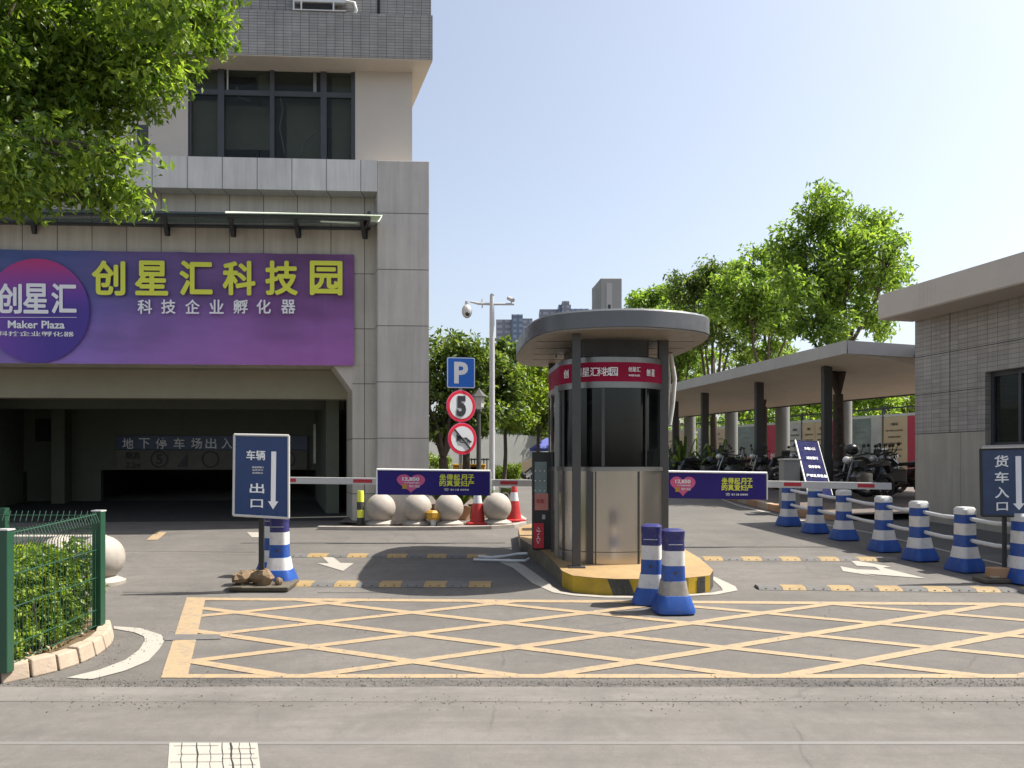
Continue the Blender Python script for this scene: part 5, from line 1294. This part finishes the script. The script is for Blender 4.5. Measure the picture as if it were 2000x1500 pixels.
# window
mb = MB()
rbox(mb, sw + .001, sw + .06, .12, .2, zsill, zhead, M_frame); rbox(mb, sw + .06, 8, .12, .2, zhead - .08, zhead, M_frame); rbox(mb, sw + .06, 8, .12, .2, zsill, zsill + .05, M_frame)
for k in range(5): rbox(mb, sw + .55 + k * .75, sw + .6 + k * .75, .121, .199, zsill + .05, zhead - .08, M_frame)
wfr = mb.build('window_frame', gb)
mb = MB(); rbox(mb, sw + .06, 8, .16, .17, zsill + .05, zhead - .08, M_glass); mb.build('window_pane', wfr)
mb = MB(); rbox(mb, sw, 8, -.06, .12, zsill - .05, zsill, M_dkwhite); mb.build('sill', wfr)
mb = MB(); rbox(mb, sw + .62, sw + .85, .3, .6, zsill + .02, zsill + .22, M_acw); rbox(mb, sw + 1.0, sw + 1.3, .3, .6, zsill + .02, zsill + .28, M_acw)
rbox(mb, .3, 9, 2.8, 2.9, .3, zeave - .02, M_pteal); rbox(mb, .3, 9, .31, 2.8, .4, .45, M_dark); rbox(mb, .3, 9, .3, 2.8, zeave - .03, zeave - .015, M_dark); mb.build('room_interior', gb)

# ------------------------------------------------------------------ BIKE SHED
zr_ = 4.04; A0 = Vector((7.42, 17.0, 0)); SD = Vector((-.209, 1, 0)).normalized()
def Sp(s, o): n_ = Vector((SD.y, -SD.x, 0)); return A0 + SD * s + n_ * o
sh = thing('bike_shed', 'long flat roofed grey bike shed on dark square columns', 'shed', (A0.x, A0.y, g(17)))
mb = MB(); 
poly = [Sp(0, 0), Vector((9.42, 17.75, 0)), Vector((8.45, 15.85, 0)), Vector((13.2, 17.0, 0)), Vector((12.6, 19.2, 0)), Vector((12.0, 21.7 - 1.5, 0)), Vector((11.4, 21.7, 0)), Vector((9.45, 26.1, 0)), Vector((7.0, 33, 0)), Vector((3.9, 41, 0)), Sp(24, 0)]  # points behind the gatehouse add an unseen link roof that shades the bikes
def slabp(poly, z0, z1, m_, mb):
    n = len(poly); mb.add([Vector((p.x, p.y, z0)) for p in poly] + [Vector((p.x, p.y, z1)) for p in poly], [tuple(range(n))[::-1], tuple(range(n, 2 * n))] + [(i, (i + 1) % n, n + (i + 1) % n, n + i) for i in range(n)], m_)
slabp(poly, zr_ + .1, zr_ + .25, M_shu, mb); mb.build('roof', sh)
mb = MB(); zz_ = zr_ + .01
fr = [Sp(s_, 0) for s_ in (0, 4.5, 9.2, 16.3, 24)]; bk = [(12.6, 19.2), (11.4, 21.7), (9.45, 26.1), (7.0, 33), (3.9, 41)]
mb.add([Vector((p.x, p.y, zz_)) for p in fr] + [Vector((x, y, 3.56)) for x, y in bk] + [Vector((9.42, 17.75, zz_)), Vector((8.45, 15.85, zz_)), Vector((13.2, 17.0, zz_))], [(k, k + 1, 6 + k, 5 + k) for k in range(4)] + [(0, 5, 10), (10, 5, 12, 11)], M_shu)  # closing faces are the underside of the added shading link roof
mb.build('soffit', sh)
mb = MB(); a, b_ = Sp(-.02, -.02), Sp(24, -.02); mb.hex([Vector((a.x - .03, a.y, zr_ - .01)), Vector((a.x, a.y, zr_ - .01)), Vector((b_.x, b_.y, zr_ - .01)), Vector((b_.x - .03, b_.y, zr_ - .01)), Vector((a.x - .03, a.y, zr_ + .28)), Vector((a.x, a.y, zr_ + .28)), Vector((b_.x, b_.y, zr_ + .28)), Vector((b_.x - .03, b_.y, zr_ + .28))], M_roofg); mb.build('side_fascia', sh)
mb = MB(); c_ = Vector((9.5, 17.72, 0)); a = Sp(-.02, 0) ; mb.hex([Vector((v.x, v.y, zr_ - .01)) for v in (a, c_, c_ + Vector((0, .03, 0)), a + Vector((0, .03, 0)))] + [Vector((v.x, v.y, zr_ + .28)) for v in (a, c_, c_ + Vector((0, .03, 0)), a + Vector((0, .03, 0)))], M_roofd); mb.build('end_fascia', sh)
mb = MB(); mb.tube([(12.6, 19.2, 3.57), (11.4, 21.7, 3.57), (9.45, 26.1, 3.57), (7.0, 33, 3.57), (3.9, 41, 3.57)], .05, M_post, 6); mb.build('back_beam', sh)
for px, Y, w in ((1614.5, 18.9, .1), (1482.5, 22.3, .105), (1376.5, 25.7, .11), (1319, 28.4, .1), (1278, 31.5, .1)):
    X = P(px, 0, Y).x; mb = MB(); mb.box(X - w, X + w, Y - w, Y + w, g(Y) + .12, zr_ + .009, M_post); mb.build('column', sh)
for px, Y in ((1655, 24.0), (1533, 26.6), (1432, 29.3), (1350, 31.9)):
    X = P(px, 0, Y).x; mb = MB(); mb.lathe([(.24, 0), (.24, 3.6 - .8)], (X, Y + .25, g(Y) + .12), M_col, 20); mb.build('round_column', sh, smooth=50)
for s, o in ((2.2, 1.0), (5.6, 1.0), (9.0, 1.0), (12.5, 1.0)):
    p = Sp(s, o); q = Sp(s, o + 1.4); mb = MB(); mb.tube([Vector((p.x, p.y, zr_ - .03)), Vector((q.x, q.y, zr_ - .03))], .03, M_wpl, 8); mb.build('tube_light', sh)
# poster hoarding behind shed
hp = thing('poster_hoarding', 'long hoarding of beige, red and grey posters behind the bike shed', 'hoarding', (14, 25, .87))
def Hp(px, off=0): k = (px - 1000) / F; Y = 23.4 / (k + .39); return Vector((k * Y, Y + off, 0))
segs = [(1840, 1790, M_pred), (1790, 1773, M_pred), (1773, 1722, M_beige), (1722, 1701, M_pgrey), (1701, 1656, M_pteal), (1656, 1634, M_pgrey), (1634, 1617, M_pred), (1617, 1592, M_beige), (1592, 1568, M_beige), (1568, 1538, M_pgrey), (1520, 1498, M_pred), (1498, 1478, M_beige), (1478, 1440, M_pteal), (1432, 1418, M_pred), (1418, 1385, M_beige), (1385, 1362, M_pgrey), (1352, 1338, M_pred), (1338, 1300, M_beige), (1300, 1270, M_pteal)]
for x0, x1, m_ in segs:
    a, b_ = Hp(x0 - .6), Hp(x1 + .6); zt = 1.6 + 2.0; mb = MB(); d = Vector((0, .06, 0))
    zt = 3.2
    mb.hex([Vector((v.x, v.y, .9)) for v in (a, a + d, b_ + d, b_)] + [Vector((v.x, v.y, zt)) for v in (a, a + d, b_ + d, b_)], m_)
    e = (a - b_).normalized(); L_ = (a - b_).length
    if m_ in (M_beige, M_pgrey, M_pteal) and L_ > .5:
        c_ = (a + b_) / 2; nn = e.cross(ez) * .01
        for k in range(6): 
            z = 2.95 - k * .22; w_ = L_ * (.3 if k == 0 else random.uniform(.45, .7))
            mb.text("公共服务信息" if k == 0 else "园区企业服务中心公告栏内容", c_ + nn + Vector((0, 0, z)), e, ez, w_, .1 if k == 0 else .06, M_txtk if m_ is not M_pteal else M_txtg, 0)
    if m_ is M_pred and L_ > .3 and x0 < 1700: mb.text("创", (a + b_) / 2 + e.cross(ez) * .01 + Vector((0, 0, 1.9)), e, ez, .25, .25, M_txtw, .03)
    mb.build('poster', hp)
mb = MB(); a, b_ = Hp(1850), Hp(1262)
for z0, z1, m_ in ((3.21, 3.3, M_wpl), (3.48, 3.54, M_post)): mb.hex([Vector((v.x, v.y, z0)) for v in (a, a + Vector((0, .1, 0)), b_ + Vector((0, .1, 0)), b_)] + [Vector((v.x, v.y, z1)) for v in (a, a + Vector((0, .1, 0)), b_ + Vector((0, .1, 0)), b_)], m_)
for px in (1830, 1728, 1640, 1568, 1498, 1432, 1352, 1300): p = Hp(px, .05); mb.box(p.x - .04, p.x + .04, p.y, p.y + .08, .85, 3.6, M_post)
mb.build('hoarding_frame', hp)
cl = []
for _ in range(260):
    px = rr.uniform(1262, 1800); p = Hp(px, rr.uniform(1.5, 3)); cl.append((p.x, p.y, rr.uniform(1.0, 4.4), .45))
hd = thing('tall_hedge', 'tall sunlit green hedge rising behind the poster hoarding', 'hedge', (12, 30, .87)); leafcloud('foliage', M_leafr, cl, 45, .24, hd, 71)

# ------------------------------------------------------------------ two wheelers
def wheel(mb, x, r, mt, w=.05):
    mb.tube([(x + r * math.cos(t_), 0, r + w + r * math.sin(t_)) for t_ in [2 * math.pi * k / 20 for k in range(21)]], w, M_rub, 8)
    for k in range(6): t_ = math.pi * k / 6; mb.tube([(x - r * math.cos(t_) * .95, 0, r + w - r * math.sin(t_) * .95), (x + r * math.cos(t_) * .95, 0, r + w + r * math.sin(t_) * .95)], .012, mt, 5)
    mb.tube([(x, -.05, r + w), (x, .05, r + w)], .06, mt, 10)
def side(mb, pts, w, mat, taper=.75):
    n = len(pts); c_ = Vector((sum(p[0] for p in pts) / n, 0, sum(p[1] for p in pts) / n))
    rings = []
    for y, k in ((-w, taper), (-w * .6, 1), (w * .6, 1), (w, taper)):
        rings.append([Vector((c_.x + (p[0] - c_.x) * k, y, c_.z + (p[1] - c_.z) * k)) for p in pts])
    vs = [v for r_ in rings for v in r_]
    fs = [(j * n + i, j * n + (i + 1) % n, (j + 1) * n + (i + 1) % n, (j + 1) * n + i) for j in range(3) for i in range(n)] + [tuple(range(n))[::-1], tuple(range(3 * n, 4 * n))]
    mb.add(vs, fs, mat)
def scooter(label, paint_, box=False):
    t = thing('scooter', label, 'scooter', (0, 0, 0), 'parked two wheelers in the shed')
    for x in (-.6, .62):
        mb = MB(); wheel(mb, x, .19, M_steeld); mb.build('wheel', t, smooth=50)
    mb = MB(); side(mb, [(-.85, .62), (-.6, .72), (-.15, .66), (-.1, .45), (-.12, .3), (.3, .28), (.3, .22), (-.3, .22), (-.45, .42), (-.8, .5)], .15, paint_); side(mb, [(.28, .24), (.36, .24), (.58, .85), (.5, .95), (.42, .9)], .17, paint_); mb.build('body', t, smooth=40)
    mb = MB(); side(mb, [(-.8, .73), (-.15, .70), (-.12, .76), (-.4, .80), (-.8, .84)], .13, M_seat); mb.build('seat', t, smooth=40)
    mb = MB(); mb.tube([(.62, .08, .24), (.5, .06, .8), (.45, 0, .98)], .022, M_chr); mb.tube([(.62, -.08, .24), (.5, -.06, .8), (.45, 0, .98)], .022, M_chr); side(mb, [(.42, .4), (.62, .5), (.85, .4), (.7, .48), (.55, .55)], .07, paint_); mb.build('fork', t, smooth=40)
    mb = MB(); mb.tube([(.36, -.33, 1.02), (.42, -.12, .99), (.42, .12, .99), (.36, .33, 1.02)], .018, M_blk); 
    for s in (-1, 1): mb.tube([(.42, s * .2, 1.0), (.44, s * .26, 1.18)], .008, M_blk); mb.ball((.44, s * .27, 1.22), .06, M_blk, 10, 8, (.4, 1, .7))
    mb.build('handlebar', t, smooth=50)
    mb = MB(); mb.ball((.55, 0, .93), .08, M_lamp, 14, 10, (.7, 1, .9)); mb.build('headlight', t, smooth=60)
    if box: mb = MB(); side(mb, [(-1.05, .86), (-.72, .86), (-.74, 1.14), (-1.0, 1.16)], .17, M_blk); mb.build('top_box', t, smooth=40)
    return t
def motorbike(label, paint_):
    t = thing('motorcycle', label, 'motorcycle', (0, 0, 0), 'parked two wheelers in the shed')
    for x in (-.66, .68):
        mb = MB(); wheel(mb, x, .25, M_chr, .055); mb.build('wheel', t, smooth=50)
    mb = MB(); side(mb, [(-.05, .78), (.1, .93), (.38, .9), (.42, .76), (.1, .7)], .14, paint_); mb.build('fuel_tank', t, smooth=40)
    mb = MB(); side(mb, [(-.8, .88), (-.75, .8), (-.05, .74), (0, .82), (-.3, .84), (-.6, .93)], .13, M_seat); mb.build('seat', t, smooth=40)
    mb = MB(); side(mb, [(-.2, .35), (.25, .33), (.35, .55), (.2, .7), (-.2, .66)], .12, M_steeld); mb.tube([(.2, -.14, .4), (0, -.16, .25), (-.7, -.17, .36)], .04, M_chr); mb.tube([(-.66, 0, .3), (-.1, 0, .5), (.4, 0, .8)], .03, M_blk); mb.build('engine', t, smooth=40)
    mb = MB()
    for s in (-1, 1): mb.tube([(.68, s * .08, .3), (.44, s * .09, .95)], .024, M_chr)
    side(mb, [(.45, .6), (.68, .68), (.9, .58), (.7, .63)], .07, paint_); mb.build('fork', t, smooth=40)
    mb = MB(); mb.tube([(.22, -.36, 1.08), (.38, -.14, 1.02), (.38, .14, 1.02), (.22, .36, 1.08)], .016, M_blk)
    for s in (-1, 1): mb.tube([(.34, s * .2, 1.05), (.36, s * .28, 1.2)], .008, M_blk); mb.ball((.36, s * .3, 1.24), .055, M_blk, 10, 8, (.4, 1, .8))
    mb.build('handlebar', t, smooth=50)
    mb = MB(); mb.ball((.54, 0, .92), .09, M_lamp, 14, 10); mb.build('headlight', t, smooth=60)
    mb = MB(); side(mb, [(-.95, .66), (-.78, .62), (-.7, .8), (-.85, .82)], .06, paint_); mb.build('tail', t, smooth=40)
    return t
gz = lambda Y: g(Y) + .13
mA = motorbike('black motorcycle parked nearest, front wheel beneath the end of the right arm', M_bk)
mA.location = (7.95, 17.35, gz(17.35)); mA.rotation_euler = (0, 0, R(205))
sA = scooter('black scooter beside the near shed column', M_bk, False); sA.location = (8.55, 18.55, gz(18.5)); sA.rotation_euler = (0, 0, R(10))
sB = scooter('dark green scooter with rear box, far left of the visible row', M_bk2, True); p = P(1335, 0, 24.6); sB.location = (p.x, 24.6, gz(24.6)); sB.rotation_euler = (0, 0, R(160))
sC = scooter('maroon scooter parked deep under the shed beside right building', M_bk3, True); p = P(1765, 0, 18.6); sC.location = (p.x, 18.6, gz(18.6)); sC.rotation_euler = (0, 0, R(185))
for src, px, Y, rz, l in ((mA, 1715, 19.4, 20, 'black motorcycle second row, left of the beige poster'), (sA, 1590, 19.9, 170, 'black scooter just behind the leaning blue notice'), (mA, 1560, 21.4, 15, 'black motorcycle behind the grey utility cabinet'),
    (sA, 1532, 23.0, 25, 'black scooter right of the second shed tree trunk'), (mA, 1500, 22.0, 200, 'black motorcycle at foot of the second shed tree'), (sB, 1462, 23.4, 12, 'dark green scooter left of the second shed column'), (mA, 1438, 22.4, 190, 'black motorcycle above the yellow slogan of right advert'),
    (sA, 1415, 24.4, 20, 'black scooter midway between second and third columns'), (mA, 1398, 25.8, 165, 'black motorcycle at foot of the third shed tree'), (sA, 1358, 26.5, 15, 'black scooter left of third shed column'), (mA, 1340, 28.2, 195, 'black motorcycle farthest row near fourth shed column'), (sC, 1440, 27.0, 30, 'maroon scooter far row between second and third columns'), (sA, 1320, 23.4, 200, 'black scooter peeking out just right of the kiosk post'), (mA, 1752, 18.3, 170, 'black motorcycle nearest the corner of the right building'), (sA, 1690, 20.6, 25, 'black scooter behind the nearest motorcycle and its helmet'), (sB, 1665, 21.6, 190, 'dark green scooter deep in the shed behind near column'), (mA, 1380, 23.2, 25, 'black motorcycle in front of the third shed column'), (sB, 1480, 25.2, 160, 'dark green scooter hidden far behind second column')):
    p = P(px, 0, Y); dup(src, (p.x, Y, gz(Y)), R(rz), l)
mb = MB(); q = P(1664, 878, 17.3); mb.ball(q, .14, M_bk, 18, 12, (1.1, .9, .9)); mb.build('helmet', smooth=60, label='glossy black helmet resting on the nearest motorcycle', cat='helmet')
# planting in shed: potted palms at column
def plant(name, label, base, n, L_, mat, seed, w=.05, cat='plant', pot=None):
    rr = random.Random(seed); t = thing(name, label, cat, base); mb = MB(); b0 = Vector(base)
    h0 = 0
    if pot: m2 = MB(); m2.lathe([(.16, 0), (.2, .22), (.22, .24)], base, pot, 16); m2.build('pot', t, smooth=40); h0 = .22
    for k in range(n):
        a = rr.uniform(0, 2 * math.pi); el = rr.uniform(.5, 1.35); l = L_ * rr.uniform(.6, 1.1); d = Vector((math.cos(a), math.sin(a), 0)); s = Vector((-d.y, d.x, 0)) * w
        p0 = b0 + Vector((0, 0, h0)); p1 = p0 + d * l * .4 * math.cos(el) + Vector((0, 0, l * .55 * math.sin(el))); p2 = p0 + d * l * .8 * math.cos(el) + Vector((0, 0, l * .85 * math.sin(el))); p3 = p0 + d * l * 1.1 * math.cos(el) + Vector((0, 0, l * (.85 * math.sin(el) - .12)))
        mb.add([p0 - s * .3, p0 + s * .3, p1 - s, p1 + s, p2 - s * .8, p2 + s * .8, p3], [(0, 1, 3, 2), (2, 3, 5, 4), (4, 5, 6)], mat)
    mb.build('leaves', t); return t
plant('shrub', 'spiky dark shrub at the foot of third shed tree', (P(1400, 0, 24).x, 24, gz(24)), 60, 1.7, M_leafd, 81, .06)
plant('shrub', 'spiky dark shrub beside the fourth shed column', (P(1335, 0, 27).x, 27, gz(27)), 50, 1.9, M_leafd, 82, .06)
plant('potted_plant', 'leafy plant in tan pot behind the stone spheres', (P(900, 0, 14.6).x, 14.6, g(14.6) + .05), 50, .6, M_leafd, 83, .05, 'potted plant', M_terr)
plant('potted_plant', 'leafy plant beneath the advert, between second and third stone spheres', (P(860, 0, 15).x, 15, g(15) + .05), 50, .8, M_leafd, 84, .05, 'potted plant', M_terr)
plant('potted_plant', 'leafy plant behind the left red cone', (P(935, 0, 15).x, 15, g(15) + .05), 40, .7, M_leafd, 85, .05, 'potted plant', M_terr)
t = thing('garden_placard', 'small white placard with green leaf picture beside the right red cone', 'placard', (P(985, 0, 15).x, 15, g(15)))
mb = MB(); a, b_ = P(974, 990, 15), P(1000, 950, 15); mb.box(a.x, b_.x, 15, 15.03, a.z, b_.z, M_swhite); mb.box(a.x, a.x + .03, 15.03, 15.06, g(15), a.z + .1, M_wpl); mb.build('board', t)
mb = MB(); mb.box(a.x + .04, b_.x - .02, 14.995, 15, a.z + .03, b_.z - .03, M_leafd); c_ = (a + b_) / 2; ring(mb, Vector((c_.x, 14.993, c_.z)), .09, .03, M_txtg, Vector((1, 0, 0)), ez); mb.build('picture', t)

# ------------------------------------------------------------------ BACKGROUND
mb = MB(); a, b_ = P(780, 0, 40), P(1075, 0, 46)
mb.hex([Vector((a.x, 40, .7)), Vector((b_.x, 46, .7)), Vector((b_.x, 47, .7)), Vector((a.x, 41, .7)), Vector((a.x, 40, 3.4)), Vector((b_.x, 46, 3.2)), Vector((b_.x, 47, 3.2)), Vector((a.x, 41, 3.4))], M_farw); mb.build('boundary_wall', label='long plain grey wall behind the central trees', cat='wall')
cl = [(P(rr.uniform(968, 1016), 0, 34).x, 34 + rr.uniform(-.5, .5), .75 + rr.uniform(.1, .75), .2) for _ in range(60)]
h2 = thing('low_hedge', 'low yellow green hedge right of the camera pole', 'hedge', (0, 34, .743)); leafcloud('foliage', M_leafy, cl, 60, .12, h2, 91)
cl = [(P(rr.uniform(825, 880), 0, 30).x, 30 + rr.uniform(-.5, .5), .75 + rr.uniform(.1, 1.2), .2) for _ in range(60)]
h3 = thing('low_hedge', 'bright yellow green shrub beside the office pillar behind the trunks', 'hedge', (-3, 30, .743)); leafcloud('foliage', M_leafy, cl, 60, .12, h3, 92)
for x, w, l in ((928, .35, 'yellow plastic container left of the traffic sign post'), (912, .5, 'yellow plastic container behind the traffic sign post')):
    p = P(x, 0, 27); mb = MB(); mb.box(p.x - w, p.x + w, 27, 27.5, .74, 1.5, M_orange); mb.box(p.x - w * 1.05, p.x + w * 1.05, 26.95, 27.55, 1.5, 1.58, M_orange); mb.build('storage_bin', bevel=.03, label=l, cat='bin', group='yellow bins behind the sign')
rl_ = thing('railing', 'dark metal railing behind the traffic sign post', 'railing', (P(935, 0, 29).x, 29, .743))
mb = MB()
for z in (1.25, 1.75): mb.tube([(P(915, 0, 29).x, 29, z), (P(957, 0, 29).x, 29, z)], .03, M_blk)
for k in range(8): x = P(915 + k * 6, 0, 29).x; mb.tube([(x, 29, .74), (x, 29, 1.8)], .02, M_blk)
mb.build('bars', rl_)
tt = thing('canvas_tent', 'blue canvas tent roof on poles behind the left of kiosk', 'tent', (P(1062, 0, 38).x, 38, .743))
c_ = P(1064, 0, 38).x; mb = MB(); zt = P(0, 876, 38).z
mb.add([(c_ - .75, 37.2, zt), (c_ + .9, 37.2, zt), (c_ + .9, 38.8, zt), (c_ - .75, 38.8, zt), (c_ + .1, 38, zt + .55)], [(0, 1, 4), (1, 2, 4), (2, 3, 4), (3, 0, 4)], M_tent)
mb.add([(c_ - .75, 37.2, zt), (c_ + .9, 37.2, zt), (c_ + .9, 37.2, zt - .15), (c_ - .75, 37.2, zt - .15)], [(0, 1, 2, 3)], M_tent); mb.build('roof', tt)
mb = MB(); 
for dx in (-.72, .87):
    for dy in (-.75, .75): mb.tube([(c_ + dx, 38 + dy, .74), (c_ + dx, 38 + dy, zt)], .03, M_wpl)
mb.build('poles', tt)
mb = MB(); mb.box(c_ - .7, c_ + .85, 37.3, 38.6, .745, 1.7, M_blk); mb.build('dark_crates', label='dark stacked crates beneath the blue canvas tent', cat='crates')
q = [P(1017, 905, 30), P(1040, 893, 30), P(1042, 912, 30), P(1022, 925, 30)]
cr_ = thing('tilted_cart', 'small tipped cart with beige panel left of the ticket cabinet', 'cart', q[3])
mb = MB(); mb.prism([q[0], q[3], q[2], q[1]], (0, 0, 0), (0, .3, 0), M_beige); mb.build('panel', cr_)
mb = MB(); mb.tube([P(1020, 928, 30), P(1040, 912, 30)], .03, M_blk); mb.tube([P(1028, 934, 30), P(1042, 922, 30)], .03, M_wpl); mb.ball(P(1022, 928, 30), .12, M_rub); mb.build('chassis', cr_)
# tree props on slim trunks
def tower(label, parts, Y):
    t = thing('tower_block', label, 'tower block', (P(parts[0][0], 0, Y).x, Y, .7), 'distant tower blocks')
    for x0, x1, y1, m_, dy in parts:
        a, b_ = P(x0, y1, Y + dy), P(x1, y1, Y + dy); mb = MB(lambda v: (v.x, v.z)); mb.box(a.x, b_.x, Y + dy, Y + dy + 15, .7, a.z, m_); mb.build('block', t)
tower('distant grey blue tower block beside the camera pole', [(969, 999, 624, M_towb, 0), (999, 1021, 614, M_towa, -3), (1021, 1040, 622, M_towb, 2)], 420)
tower('distant stepped grey blue tower block above kiosk canopy', [(1054, 1092, 604, M_towb, 0), (1091, 1115, 595, M_towa, -3), (1098, 1112, 588, M_towb, -5), (1115, 1150, 603, M_towa, 3)], 460)
